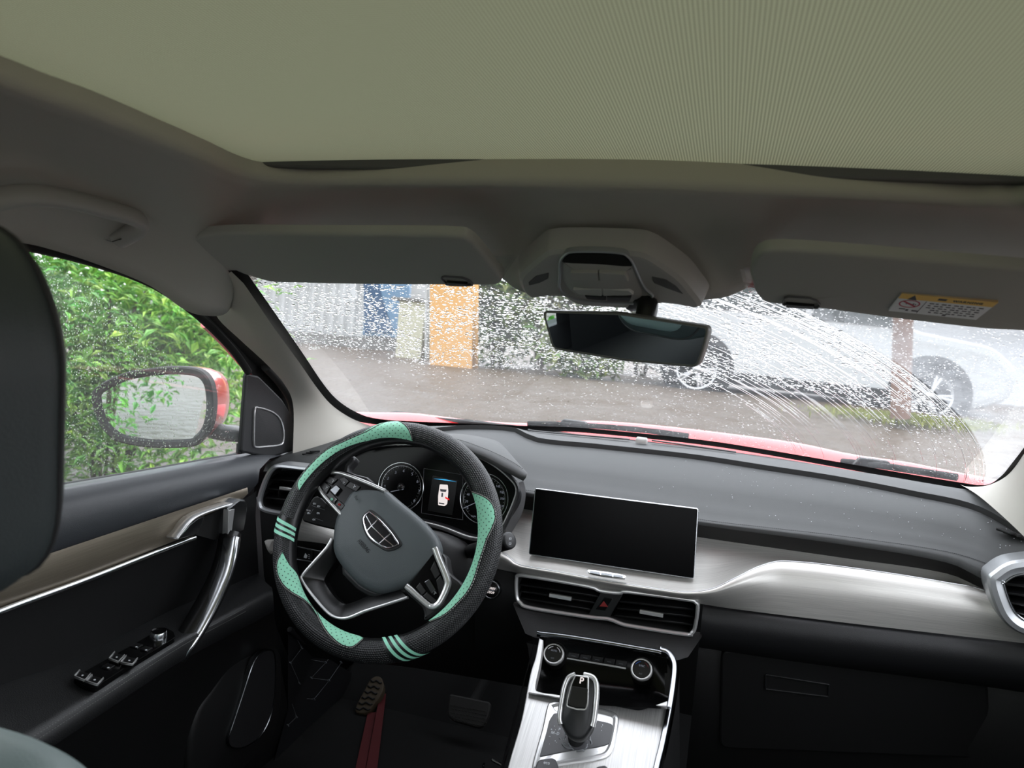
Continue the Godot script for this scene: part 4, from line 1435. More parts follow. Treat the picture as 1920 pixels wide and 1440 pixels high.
# ------------------------------------------------------------------ steering column, stalks
func column():
	var c := thing("steering_column", "black steering column shroud behind the wheel hub", "steering column", Transform3D(Basis(), at_f(800, 1010, 1.2)))
	var s := begin()
	var rows := []
	for p in [[1.13, 720, 1040, 0.045], [1.16, 770, 1040, 0.058], [1.20, 800, 1052, 0.066], [1.25, 812, 1058, 0.070], [1.33, 815, 1056, 0.070]]:
		var m := at_f(p[1], p[2], p[0])
		var r := PackedVector3Array()
		for i in 33:
			var a := TAU * i / 32
			var q := Vector2(signf(cos(a)) * absf(cos(a)) ** 0.7, signf(sin(a)) * absf(sin(a)) ** 0.7)
			r.append(m + Vector3(q.x * p[3] * 1.1, q.y * p[3] * 0.85, 0))
		rows.append(r)
	loft(s, rows)
	put("shroud", s, M.black_plastic, c, true)
	var right := thing("wiper_stalk", "black wiper stalk with round end right of the steering wheel", "stalk", Transform3D(Basis(), at_f(870, 1035, 1.24)), "column stalks")
	s = begin()
	var a := at_f(862, 1040, 1.22)
	var b := at_f(957, 1013, 1.17)
	var d := (b - a).normalized()
	var tf := Transform3D(Basis(Vector3.UP.cross(d).normalized(), d.cross(Vector3.UP.cross(d).normalized()), d), a)
	var l := a.distance_to(b)
	lathe(s, PackedVector2Array([Vector2(0.024, -0.004), Vector2(0.025, 0.004), Vector2(0.016, 0.007), Vector2(0.011, 0.012), Vector2(0.010, 0.022), Vector2(0.0125, 0.03), Vector2(0.0135, l * 0.7), Vector2(0.0145, l * 0.75), Vector2(0.0145, l - 0.004)]), 28, tf)
	put("stalk", s, M.smooth_black, right, true)
	s = begin()
	lathe(s, PackedVector2Array([Vector2(0.0145, l - 0.004), Vector2(0.0135, l), Vector2(0.0115, l + 0.0008), Vector2(0.0, l + 0.001)]), 28, tf)
	put("end_button", s, M.soft_black, right, true)
	var ef := frame(b + Vector3(0, 0, 0.003), 5.0, 35.0)
	for k in 2:
		s = begin()
		band(s, rect(0.004, 0.003, Vector2(-0.001, [0.004, -0.004][k])), 0.0006, 0.004, 0.0046, 0.0001)
		put("wiper_mark", s, M.legend, right).transform = right.transform.affine_inverse() * ef
	var left := thing("light_stalk", "black light stalk with printed symbols left of the hub", "stalk", Transform3D(Basis(), at_f(610, 965, 1.2)), "column stalks")
	var lf := frame(at_f(600, 962, 1.17), 8.0, 10.0)
	left.transform = lf
	s = begin()
	shell(s, round_poly(loc(lf, [566, 970, 583, 938, 590, 931, 601, 933, 648, 968, 640, 996, 618, 992, 590, 985, 568, 978]), 0.003), [Vector2(0.004, -0.03), Vector2(0, -0.012), Vector2(0, -0.003), Vector2(0.003, 0.0)], true)
	put("stalk", s, M.smooth_black, left)
	s = begin()
	slab(s, round_poly(loc(lf, [583, 941, 590, 932, 600, 932, 612, 944, 609, 953]), 0.002), -0.002, 0.0016, 0.001)
	put("turning_collar", s, M.soft_black, left)
	s = begin()
	for q in [[585, 948, 609, 956], [588, 954, 582, 964], [590, 971, 606, 977]]:
		var u := loc1(lf, q[0], q[1])
		var w := loc1(lf, q[2], q[3])
		brick(s, Vector3(u.distance_to(w), 0.0006, 0.0004), Transform3D(Basis(Vector3.BACK, (w - u).angle()), Vector3((u.x + w.x) / 2, (u.y + w.y) / 2, 0.0008)), 0.0001)
	put("seam_line", s, M.faint_legend, left)
	s = begin()
	for q in [[578, 962], [596, 962], [597, 949], [589, 944], [588, 974]]:
		var u := loc1(lf, q[0], q[1])
		band(s, disc(0.0016, 10, u), 0.0005, 0.0, 0.0018, 0.0)
		for k in 3:
			brick(s, Vector3(0.002, 0.0004, 0.0004), Transform3D(Basis(), Vector3(u.x + 0.003, u.y + 0.0011 * (k - 1), 0.0016)), 0.0001)
	put("light_symbol", s, M.legend, left)
	lettering("lettering", "AUTO", 0.0032, flat_at(loc1(lf, 579, 957), 0.0016, -10), M.legend, left)

# ------------------------------------------------------------------ steering wheel
const WR := 0.1755
const WA := 0.0188
var wf := Transform3D()
func ring_pt(t: float, p: float, r := WA) -> Vector3:
	return Vector3((WR + r * cos(p)) * cos(t), (WR + r * cos(p)) * sin(t), r * sin(p))
func on_ring(x: float, y: float) -> Vector2:
	var off := WA * 0.8
	var t := 0.0
	var p := 0.0
	for i in 5:
		var q := loc1(wf, x, y, off)
		t = q.angle()
		p = acos(clampf((q.length() - WR) / WA, -0.985, 0.985))
		off = WA * sin(p)
	return Vector2(t, p)
func ring_line(px: Array, n: int) -> PackedVector2Array:
	var a := PackedVector2Array()
	for i in range(0, px.size(), 2):
		var q := on_ring(px[i], px[i + 1])
		if a.size():
			q.x = a[-1].x + wrapf(q.x - a[-1].x, -PI, PI)
		a.append(q)
	var b := even3(cr3(xy3(a), 5), n)
	var c := PackedVector2Array()
	for q in b:
		c.append(Vector2(q.x, q.y))
	return c
func ring_patch(s: SurfaceTool, a: PackedVector2Array, b: PackedVector2Array, r: float, steps := 8):
	s.set_smooth_group(0)
	for i in a.size() - 1:
		for k in steps:
			var q := []
			for w in [[i, k], [i + 1, k], [i + 1, k + 1], [i, k + 1]]:
				var m: Vector2 = a[w[0]].lerp(b[w[0]], float(w[1]) / steps)
				q.append([ring_pt(m.x, m.y, r), Vector2(m.x / TAU, m.y / TAU)])
			tri(s, q[0][0], q[1][0], q[2][0], q[0][1], q[1][1], q[2][1])
			tri(s, q[0][0], q[2][0], q[3][0], q[0][1], q[2][1], q[3][1])
func wheel():
	var f0 := frame(at_f(735, 1012, 1.09), 25.0)
	wf = Transform3D(f0.basis, f0 * Vector3(-0.013, 0.004, 0))
	var w := thing("steering_wheel", "steering wheel turned clockwise in a black cover with mint green panels", "steering wheel", wf)
	# rim in its black twill cover
	var s := begin()
	s.set_smooth_group(0)
	var N := 120
	var K := 28
	for i in N:
		for k in K:
			var t0 := TAU * i / N
			var t1 := TAU * (i + 1) / N
			var p0 := TAU * k / K
			var p1 := TAU * (k + 1) / K
			var u := [Vector2(t0 / TAU, p0 / TAU), Vector2(t1 / TAU, p0 / TAU), Vector2(t1 / TAU, p1 / TAU), Vector2(t0 / TAU, p1 / TAU)]
			tri(s, ring_pt(t0, p0), ring_pt(t1, p1), ring_pt(t1, p0), u[0], u[2], u[1])
			tri(s, ring_pt(t0, p0), ring_pt(t0, p1), ring_pt(t1, p1), u[0], u[3], u[2])
	put("rim_cover", s, M.cover_black, w)
	# smooth leather of the bare rim showing along the inside
	s = begin()
	var inner := PackedVector2Array()
	var inner2 := PackedVector2Array()
	for i in 121:
		inner.append(Vector2(TAU * i / 120, deg_to_rad(137)))
		inner2.append(Vector2(TAU * i / 120, deg_to_rad(232)))
	ring_patch(s, inner, inner2, WA + 0.0002, 10)
	put("inner_rim", s, M.smooth_black, w)
	var panels := [
		[[561, 920, 560, 903, 583, 873, 613, 845, 647, 828, 688, 810, 713, 797, 735, 791, 755, 795, 768, 808, 774, 824], [561, 920, 570, 906, 593, 879, 617, 858, 640, 843, 667, 832, 690, 826, 713, 821, 735, 820, 755, 822, 774, 826]],
		[[886, 922, 911, 934, 924, 950, 928, 969, 924, 985, 913, 1010, 905, 1035, 897, 1060, 881, 1103, 859, 1130, 832, 1154, 806, 1166], [886, 922, 892, 940, 896, 960, 897, 977, 895, 1004, 890, 1036, 882, 1066, 860, 1103, 838, 1133, 818, 1153, 804, 1165]],
		[[530, 1035, 521, 1054, 521, 1073, 531, 1095, 548, 1111, 569, 1125, 588, 1143, 599, 1162, 613, 1184, 632, 1203, 651, 1213, 667, 1210, 681, 1199], [530, 1035, 542, 1060, 558, 1081, 577, 1108, 599, 1135, 623, 1160, 651, 1181, 670, 1193, 681, 1198]],
	]
	for q in panels:
		var a := ring_line(q[0], 60)
		var b := ring_line(q[1], 60)
		s = begin()
		ring_patch(s, a, b, WA + 0.0016, 14)
		var pn := put("mint_panel", s, M.cover_mint, w)
		s = begin()
		for i in 59:
			for k in 2:
				var m := a[i].lerp(a[i + 1], k / 2.0)
				var n := a[i].lerp(a[i + 1], k / 2.0 + 0.3)
				tube(s, PackedVector3Array([ring_pt(m.x, m.y - 0.06, WA + 0.0014), ring_pt(n.x, n.y - 0.06, WA + 0.0014)]), 0.0006, false, 4, Vector3(0.3, 0.5, 0.8))
		put("stitching", s, M.thread, pn).set_meta("kind", "stuff")
		s = begin()
		var seam := PackedVector3Array()
		for i in 60:
			seam.append(ring_pt(a[i].x, a[i].y, WA + 0.0012))
		tube(s, seam, 0.0009, false, 6, Vector3(0.3, 0.5, 0.8))
		put("seam", s, M.rubber, pn)
	# two sets of three mint bands
	for q in [[[516, 968, 535, 982], [513, 979, 534, 993], [512, 990, 531, 1003]], [[762, 1236, 721, 1199], [778, 1233, 732, 1196], [791, 1227, 743, 1194]]]:
		s = begin()
		var e0 := on_ring(q[0][0], q[0][1])
		var e1 := on_ring(q[2][0], q[2][1])
		var c0 := on_ring(q[0][2], q[0][3])
		var c1 := on_ring(q[2][2], q[2][3])
		c0.x = e0.x + wrapf(c0.x - e0.x, -PI, PI)
		e1.x = e0.x + wrapf(e1.x - e0.x, -PI, PI)
		c1.x = c0.x + wrapf(c1.x - c0.x, -PI, PI)
		var d0 := 0.045 * signf(wrapf(e1.x - e0.x, -PI, PI))
		var pa := PackedVector2Array([Vector2(e0.x - d0, -0.5), Vector2(c0.x - d0, 2.9)])
		var pb := PackedVector2Array([Vector2(e0.x + wrapf(e1.x - e0.x, -PI, PI) + d0, -0.5), Vector2(c0.x + wrapf(c1.x - c0.x, -PI, PI) + d0, 2.9)])
		var A := PackedVector2Array()
		var B := PackedVector2Array()
		for i in 17:
			A.append(pa[0].lerp(pa[1], i / 16.0))
			B.append(pb[0].lerp(pb[1], i / 16.0))
		ring_patch(s, A, B, WA + 0.0010, 12)
		put("band_patch", s, M.smooth_black, w)
		for b in q:
			var o := on_ring(b[0], b[1])
			var n := on_ring(b[2], b[3])
			n.x = o.x + wrapf(n.x - o.x, -PI, PI)
			s = begin()
			A = PackedVector2Array()
			B = PackedVector2Array()
			for i in 17:
				var t := i / 16.0
				var p := lerpf(-0.4, 2.8, t)
				var th := o.x + (n.x - o.x) * (p - o.y) / (n.y - o.y)
				A.append(Vector2(th - 0.016, p))
				B.append(Vector2(th + 0.016, p))
			ring_patch(s, A, B, WA + 0.0020, 3)
			put("mint_band", s, M.mint_plain, w)
	# spokes
	s = begin()
	var z := -0.012
	var O := cr3(xy3(loc(wf, [622, 1010, 612, 1027, 588, 1054, 568, 1077, 566, 1088, 588, 1119, 614, 1148, 632, 1158, 653, 1158, 683, 1146, 724, 1133, 764, 1120], -0.008), -0.008), 4)
	var I := cr3(xy3(loc(wf, [640, 1030, 632, 1048, 618, 1068, 609, 1084, 609, 1092, 620, 1110, 632, 1124, 642, 1131, 652, 1132, 675, 1124, 704, 1112, 745, 1100], -0.03), -0.03), 4)
	var mid := PackedVector3Array()
	for i in O.size():
		mid.append((O[i] + I[i]) / 2 + Vector3(0, 0, 0.004))
	loft(s, [O, mid, I])
	var back := PackedVector3Array()
	for p in I:
		back.append(p + Vector3(0, 0, -0.02))
	loft(s, [I, back], 1)
	put("lower_spoke", s, M.smooth_black, w)
	s = begin()
	var sc := PackedFloat32Array()
	for i in O.size():
		sc.append(1.0)
	sweep(s, O, PackedVector2Array([Vector2(-0.0022, -0.006), Vector2(0.0022, -0.006), Vector2(0.0022, 0.001), Vector2(0.001, 0.0024), Vector2(-0.001, 0.0024), Vector2(-0.0022, 0.001)]), false, Vector3.BACK)
	put("spoke_trim", s, M.silver_soft, w)
	s = begin()
	slab(s, cr2(loc(wf, [560, 905, 590, 872, 640, 850, 668, 860, 655, 885, 700, 905, 640, 960, 605, 935, 585, 925], -0.03), 3), -0.045, -0.022, 0.006)
	put("side_spoke", s, M.soft_black, w)
	s = begin()
	slab(s, cr2(loc(wf, [835, 1040, 845, 1075, 870, 1098, 858, 1122, 825, 1152, 800, 1166, 796, 1142, 760, 1105, 790, 1060], -0.03), 3), -0.045, -0.016, 0.006)
	put("side_spoke", s, M.soft_black, w)
	# hub
	s = begin()
	var hub := cr2(loc(wf, [655, 915, 670, 911, 690, 910, 716, 914, 740, 933, 778, 964, 803, 989, 816, 1010, 820, 1031, 811, 1050, 778, 1083, 751, 1099, 724, 1107, 704, 1110, 688, 1106, 670, 1097, 657, 1086, 632, 1057, 620, 1036, 617, 1012, 623, 969, 642, 931], 0.0), 3)
	pillow(s, hub, -0.03, -0.004, 0.008, 0.016, 10)
	put("airbag_pad", s, M.airbag_skin, w)
	s = begin()
	slab(s, cr2(loc(wf, [640, 1062, 700, 1000, 790, 1070, 770, 1112, 735, 1122, 704, 1121, 680, 1112, 660, 1096], -0.024), 3), -0.05, -0.022, 0.006)
	put("hub_collar", s, M.soft_black, w)
	# emblem: shield of six dark cells in a chrome frame
	var em := Node3D.new()
	em.name = "emblem"
	w.add_child(em, true)
	var ez := 0.0055
	var sh := cr2(loc(wf, [681, 973, 684, 966, 690, 961, 696, 960, 714, 975, 733, 996, 743, 1010, 748, 1018, 747, 1022, 740, 1026, 730, 1029, 722, 1028, 708, 1020, 696, 1011, 688, 1000, 683, 987], ez), 3)
	s = begin()
	slab(s, inset(ccw(sh), -0.0035), -0.01, ez - 0.0006, 0.0015)
	put("recess", s, M.soft_black, em)
	s = begin()
	band(s, sh, 0.0024, ez - 0.001, ez + 0.0022, 0.0006)
	var L := func(a: float, b: float, c: float, d: float):
		var u := loc1(wf, a, b, ez)
		var v := loc1(wf, c, d, ez)
		brick(s, Vector3(u.distance_to(v), 0.0016, 0.003), Transform3D(Basis(Vector3.BACK, (v - u).angle()), Vector3((u.x + v.x) / 2, (u.y + v.y) / 2, ez)), 0.0004)
	L.call(687, 967, 697, 986)
	L.call(697, 986, 721, 1010)
	L.call(721, 1010, 739, 1025)
	L.call(708, 975, 688, 996)
	L.call(733, 1000, 711, 1020)
	put("frame", s, M.chrome, em)
	s = begin()
	slab(s, inset(ccw(sh), 0.002), ez - 0.001, ez + 0.0004, 0.0004)
	put("cell_field", s, M.piano_black, em)
	lettering("lettering", "AIRBAG", 0.0085, flat_at(loc1(wf, 682, 1024, 0.004), 0.0042, -33), M.dark_print, w)
	lettering("lettering", "for", 0.007, flat_at(loc1(wf, 668, 934, 0.002), 0.0012, -46), M.dark_print, w)
	# button pods
	pod(w, "left_button_pod", [724, 919, 690, 904, 650, 889, 634, 885, 616, 885, 603, 890, 595, 901, 596, 912, 604, 928, 618, 944, 640, 968], 0.005, -0.010,
		[[[609, 902, 618, 893, 634, 898, 622, 909], "key"], [[600, 911, 608, 903, 620, 912, 612, 926], "key"], [[636, 898, 646, 894, 655, 902, 646, 912], "key"], [[648, 912, 657, 903, 676, 912, 668, 922], "key"], [[620, 920, 632, 910, 640, 917, 630, 930], "roller"], [[612, 928, 619, 921, 632, 935, 627, 945], "key"], [[629, 946, 636, 938, 647, 948, 640, 956], "key"]])
	pod(w, "right_button_pod", [819, 1026, 826, 1046, 841, 1083, 842, 1100, 832, 1124, 823, 1137, 811, 1142, 798, 1136, 760, 1102], 0.008, -0.008,
		[[[815, 1052, 825, 1076, 816, 1086, 807, 1068], "key"], [[818, 1088, 826, 1079, 833, 1094, 824, 1118], "key"], [[780, 1102, 788, 1092, 799, 1108, 791, 1116], "key"], [[793, 1118, 801, 1110, 819, 1126, 812, 1133], "key"], [[797, 1092, 806, 1086, 818, 1106, 810, 1114], "roller"]])
	# symbols
	s = begin()
	for q in [[625, 902, 0.004], [613, 914, 0.004], [665, 912, 0.005], [645, 905, 0.003], [630, 937, 0.003], [819, 1068, 0.0035], [827, 1100, 0.004], [790, 1104, 0.003], [808, 1122, 0.0035], [816, 1112, 0.004]]:
		var c := loc1(wf, q[0], q[1], -0.004)
		for k in 3:
			brick(s, Vector3(q[2] * [1.0, 0.5, 0.7][k], 0.0006, 0.0004), Transform3D(Basis(Vector3.BACK, -0.9 + [0.0, 1.2, -0.7][k]), Vector3(c.x + [0.0, 0.0012, -0.001][k], c.y + [0.001, 0.0, -0.0012][k], -0.0035)), 0.0001)
	put("button_symbols", s, M.legend, w)
	s = begin()
	var hook := loc1(wf, 636, 946, -0.004)
	band(s, disc(0.002, 10, hook), 0.0008, -0.005, -0.0034, 0.0)
	put("hang_up_symbol", s, M.red_print, w)
	s = begin()
	hook = loc1(wf, 622, 936, -0.004)
	band(s, disc(0.002, 10, hook), 0.0008, -0.005, -0.0034, 0.0)
	put("call_symbol", s, M.mint_plain, w)
func pod(w: Node3D, called: String, px: Array, wide: float, z: float, keys: Array):
	var o := Node3D.new()
	o.name = called
	w.add_child(o, true)
	var p := cr2(loc(wf, px, z), 4, false)
	var s := begin()
	slab(s, inset(ccw(p), 0.002), z - 0.02, z + 0.002, 0.001)
	put("pod_base", s, M.piano_black, o)
	s = begin()
	if area2(p) < 0:
		p.reverse()
	sweep(s, xy3(p, z), PackedVector2Array([Vector2(0.001, -0.012), Vector2(0.001, 0.003), Vector2(0.0, 0.0046), Vector2(-wide + 0.0012, 0.0046), Vector2(-wide, 0.002), Vector2(-wide, -0.01)]), false, Vector3.BACK)
	put("silver_frame", s, M.silver_soft, o)
	for k in keys:
		s = begin()
		slab(s, round_poly(loc(wf, k[0], z + 0.004), 0.0012), z, z + (0.0048 if k[1] == "key" else 0.008), 0.0008)
		put("button" if k[1] == "key" else "roller", s, M.smooth_black if k[1] == "key" else M.dark_chrome, o)

# ------------------------------------------------------------------ touchscreen and centre console
func screen():
	var fr := frame(at_f(1150, 1000, 1.315), 8.0)
	var v := thing("touchscreen", "wide black touchscreen in a thin silver frame standing on the dash", "screen", fr)
	var p := round_poly(loc(fr, [1003, 915, 1310, 953, 1302, 1086, 991, 1040]), 0.005, 5)
	var s := begin()
	shell(s, p, [Vector2(0.012, -0.020), Vector2(0.002, -0.015), Vector2(0, -0.011), Vector2(0, 0.0), Vector2(0.0006, 0.001), Vector2(0.0016, 0.001), Vector2(0.002, 0.0002)], false)
	put("silver_frame", s, M.satin_chrome, v)
	s = begin()
	slab(s, inset(ccw(p), 0.0018), -0.012, 0.0008, 0.0004)
	put("glass_panel", s, M.screen_glass, v)
	s = begin()
	slab(s, round_poly(loc(fr, [1080, 940, 1240, 958, 1235, 1060, 1072, 1035]), 0.01), -0.06, -0.016, 0.004)
	put("mount", s, M.smooth_black, v)
	# row of three keys under it
	fr = frame(at_f(1138, 1077, 1.282), 50.0)
	v = thing("media_keys", "slim chrome strip of three keys on the band under the touchscreen", "key strip", fr)
	s = begin()
	slab(s, cr2(loc(fr, [1102, 1070, 1107, 1069, 1140, 1073, 1168, 1078, 1174, 1081, 1172, 1085, 1165, 1085, 1135, 1081, 1108, 1076, 1102, 1073]), 3), -0.003, 0.0015, 0.0008)
	put("strip_base", s, M.chrome, v)
	for k in 3:
		s = begin()
		var x0: float = [1106, 1127, 1150][k]
		var x1: float = [1125, 1148, 1168][k]
		slab(s, round_poly(loc(fr, [x0, 1070.5 + (x0 - 1106) * 0.15, x1, 1070.5 + (x1 - 1106) * 0.15, x1, 1075.5 + (x1 - 1106) * 0.15, x0, 1075 + (x0 - 1106) * 0.15], 0.0015), 0.001), 0.001, 0.0024, 0.0005)
		put("key", s, M.dark_chrome, v)
func console():
	var cf := frame(Vector3(0, 0.768, -1.08), 63.43)
	var c := thing("centre_console", "centre console with a brushed silver plate and chrome edge", "console", cf)
	# plate with the tray cut out of it
	var s := begin()
	var outer := loc(cf, [1011, 1196, 1004, 1232, 994, 1265, 978, 1348, 952, 1440, 925, 1560, 900, 1680])
	var cut := loc(cf, [1018, 1200, 1013, 1242, 1004, 1284, 1011, 1296, 1051, 1303, 1112, 1315, 1160, 1325])
	# left strip, and the part below the tray
	var a := cr3(xy3(outer), 6)
	var right := cr3(xy3(loc(cf, [1265, 1225, 1270, 1250, 1262, 1314, 1244, 1402, 1233, 1440, 1210, 1560, 1190, 1680])), 6)
	var poly := PackedVector2Array()
	for q in a:
		poly.append(Vector2(q.x, q.y))
	var rr := right.duplicate()
	rr.reverse()
	for q in rr:
		if q.y < loc1(cf, 1256, 1315).y:
			poly.append(Vector2(q.x, q.y))
	for q in cr2(loc(cf, [1256, 1312, 1228, 1322, 1204, 1330, 1183, 1329, 1112, 1315, 1051, 1303, 1012, 1297, 1004, 1286, 1013, 1242, 1019, 1200]), 4, false):
		poly.append(q)
	shell(s, poly, [Vector2(0, -0.02), Vector2(0, -0.0015), Vector2(0.0005, -0.0004), Vector2(0.0015, 0.0)], false)
	capped_uv(s, inset(ccw(poly), 0.0015), 0.0)
	put("brushed_plate", s, M.brushed_plate, c)
	# chrome rail on the right, and the top bar
	s = begin()
	var rp := [[1238, 1216], [1252, 1221], [1262, 1234], [1265, 1255], [1258, 1312], [1243, 1390], [1231, 1440], [1208, 1560], [1188, 1680]]
	var rail := PackedVector3Array()
	for q in rp:
		var m := loc1(cf, q[0], q[1], 0.004)
		rail.append(Vector3(m.x, m.y, 0.004))
	sweep(s, cr3(rail, 6), PackedVector2Array([Vector2(-0.005, -0.012), Vector2(-0.004, 0.0), Vector2(-0.0015, 0.003), Vector2(0.001, 0.001), Vector2(0.003, 0.002), Vector2(0.0055, -0.004), Vector2(0.006, -0.02)]), false, Vector3.BACK)
	put("chrome_rail", s, M.rail_chrome, c)
	s = begin()
	var bar := cr3(px3([1008, 1187, 1.245, 1060, 1193, 1.245, 1136, 1205, 1.245, 1200, 1216, 1.245, 1240, 1223, 1.245]), 5)
	sweep(s, bar, PackedVector2Array([Vector2(-0.006, -0.004), Vector2(-0.006, 0.002), Vector2(0.002, 0.005), Vector2(0.006, 0.002), Vector2(0.006, -0.004)]), false, Vector3.UP)
	put("top_bar", s, M.dark_chrome, c, true)
	# black sides
	s = begin()
	for k in [-1.0, 1.0]:
		var top := PackedVector3Array()
		var low := PackedVector3Array()
		for q in (a if k < 0 else cr3(rail, 6)):
			var p := Vector3(q.x + 0.008 * k, q.y, -0.004)
			top.append(p)
			low.append(p + Vector3(0.04 * k, -0.25, -0.25))
		loft(s, [top, low])
	put("side_panels", s, M.black_plastic, c)
	# tray: face with the climate controls, then the tray floor
	s = begin()
	var t0 := px3([1012, 1190, 1.25, 1136, 1208, 1.25, 1250, 1228, 1.25])
	var t1 := px3([1006, 1262, 1.255, 1130, 1280, 1.255, 1252, 1298, 1.255])
	var t2 := px3([1000, 1284, 1.20, 1125, 1308, 1.20, 1255, 1318, 1.20])
	var t3 := px3([990, 1300, 1.13, 1115, 1322, 1.13, 1258, 1330, 1.13])
	loft(s, [even3(t0, 12), even3(t1, 12), even3(t2, 12), even3(t3, 12)])
	put("tray", s, M.piano_black, c, true)
	# front of the stack under the vents
	s = begin()
	loft(s, [even3(px3([962, 1128, 1.315, 1140, 1160, 1.315, 1316, 1186, 1.315]), 8), even3(px3([962, 1133, 1.300, 1140, 1168, 1.300, 1316, 1194, 1.300]), 8), even3(px3([985, 1188, 1.26, 1136, 1205, 1.26, 1290, 1232, 1.26]), 8), even3(px3([1004, 1196, 1.25, 1136, 1212, 1.25, 1270, 1238, 1.25]), 8)])
	put("stack_front", s, M.deep_black, c, true)
	# climate controls
	var kf := frame(at_f(1120, 1243, 1.248), 12.0)
	var cl := thing("climate_controls", "black climate panel with two silver-ringed knobs and five keys", "climate panel", kf)
	for k in 2:
		var kc := loc1(kf, [1037, 1202][k], [1231, 1260][k], 0.012)
		var kn := Node3D.new()
		kn.name = "knob"
		cl.add_child(kn, true)
		kn.transform = Transform3D(Basis(Vector3.RIGHT, -0.45), Vector3(kc.x, kc.y, 0.002))
		s = begin()
		lathe(s, PackedVector2Array([Vector2(0.0195, -0.014), Vector2(0.0187, 0.006)]), 40)
		put("knob_side", s, M.smooth_black, kn)
		s = begin()
		lathe(s, PackedVector2Array([Vector2(0.0188, 0.004), Vector2(0.0180, 0.010), Vector2(0.0165, 0.0125), Vector2(0.015, 0.0115)]), 40)
		put("knob_ring", s, M.silver_soft, kn)
		s = begin()
		lathe(s, PackedVector2Array([Vector2(0.0, 0.0118), Vector2(0.0152, 0.0115)]), 40)
		put("knob_face", s, M.smooth_black, kn)
		lettering("lettering", ["AUTO", "SYNC"][k], 0.0042, flat_at(Vector2(0, 0.005), 0.0119), M.lit_dim, kn)
		lettering("lettering", ["OFF", "A/C"][k], 0.0035, flat_at(Vector2(0, -0.008), 0.0119), M.faint_legend, kn)
		for h in 2:
			s = begin()
			for i in 6:
				var t := deg_to_rad((25.0 + 8 * i) if h == 0 else (107.0 + 8 * i))
				brick(s, Vector3(0.0018, 0.001, 0.0004), Transform3D(Basis(Vector3.BACK, t + PI / 2), Vector3(cos(t) * 0.0118, sin(t) * 0.0118, 0.012)), 0.0001)
			put("scale_arc", s, (M.legend if k == 0 else [M.red_band, M.blue_mark][h]), kn)
	for k in 5:
		s = begin()
		var f0 := k / 5.0 + 0.01
		var f1 := (k + 1) / 5.0 - 0.01
		slab(s, loc(kf, [lerpf(1066, 1177, f0), lerpf(1222, 1240, f0), lerpf(1066, 1177, f1), lerpf(1222, 1240, f1), lerpf(1064, 1175, f1), lerpf(1231, 1250, f1), lerpf(1064, 1175, f0), lerpf(1231, 1250, f0)]), -0.004, 0.003, 0.0006)
		var key := put("key", s, M.smooth_black, cl)
		s = begin()
		var m := loc1(kf, lerpf(1065, 1176, (f0 + f1) / 2), lerpf(1226, 1244, (f0 + f1) / 2))
		brick(s, Vector3(0.007, 0.0008, 0.0003), Transform3D(Basis(), Vector3(m.x, m.y - 0.0015, 0.0032)), 0.0001)
		put("key_print", s, M.faint_legend, key)
	s = begin()
	slab(s, loc(kf, [1064, 1232, 1174, 1251, 1174, 1254.5, 1063, 1235]), -0.004, 0.004, 0.0008)
	put("chrome_strip", s, M.silver_soft, cl)
	# gear gate
	var g := thing("gear_gate", "silver-framed dark gear gate printed with M and D", "gear gate", cf)
	var gp := cr2(loc(cf, [1027, 1327, 1034, 1320, 1051, 1317, 1085, 1322, 1119, 1329, 1146, 1336, 1157, 1344, 1159, 1356, 1154, 1385, 1148, 1406, 1138, 1419, 1120, 1425, 1100, 1429, 1046, 1437, 1006, 1445, 999, 1440, 1006, 1410, 1018, 1368]), 3)
	s = begin()
	shell(s, gp, [Vector2(-0.001, -0.004), Vector2(-0.001, 0.002), Vector2(0.001, 0.0035), Vector2(0.004, 0.0038), Vector2(0.008, 0.0012)], false)
	capped(s, inset(ccw(gp), 0.0078), 0.001)
	put("silver_surround", s, M.silver_soft, g)
	s = begin()
	slab(s, cr2(loc(cf, [1036, 1341, 1042, 1337, 1060, 1339, 1100, 1347, 1140, 1355, 1149, 1361, 1150, 1372, 1146, 1388, 1138, 1396, 1112, 1402, 1060, 1409, 1010, 1419, 1008, 1414, 1018, 1385, 1028, 1356], 0.002), 3), -0.004, 0.0022, 0.0006)
	put("gate_face", s, M.gate_grey, g)
	lettering("lettering", "M–D", 0.0062, flat_at(loc1(cf, 1041, 1374.5, 0.0024), 0.0024, 1), M.legend, g)
	lettering("lettering", "P", 0.0058, flat_at(loc1(cf, 1049, 1367.5, 0.0024), 0.0024, 1), M.legend, g)
	lettering("lettering", "+", 0.006, flat_at(loc1(cf, 1034, 1367.5, 0.0024), 0.0024, 1), M.legend, g)
	lettering("lettering", "–", 0.006, flat_at(loc1(cf, 1031, 1380, 0.0024), 0.0024, 1), M.legend, g)
	s = begin()
	for i in 40:
		var q := Vector2(rng.randf_range(1022, 1145), rng.randf_range(1345, 1408))
		if q.x < 1090 and q.y > 1400 or q.x > 1130 and q.y > 1388: continue
		slab(s, disc(rng.randf_range(0.0003, 0.0007), 6, loc1(cf, q.x, q.y, 0.0022)), 0.0022, 0.0025, 0.0)
	put("dust_speck", s, M.legend, g).set_meta("kind", "stuff")
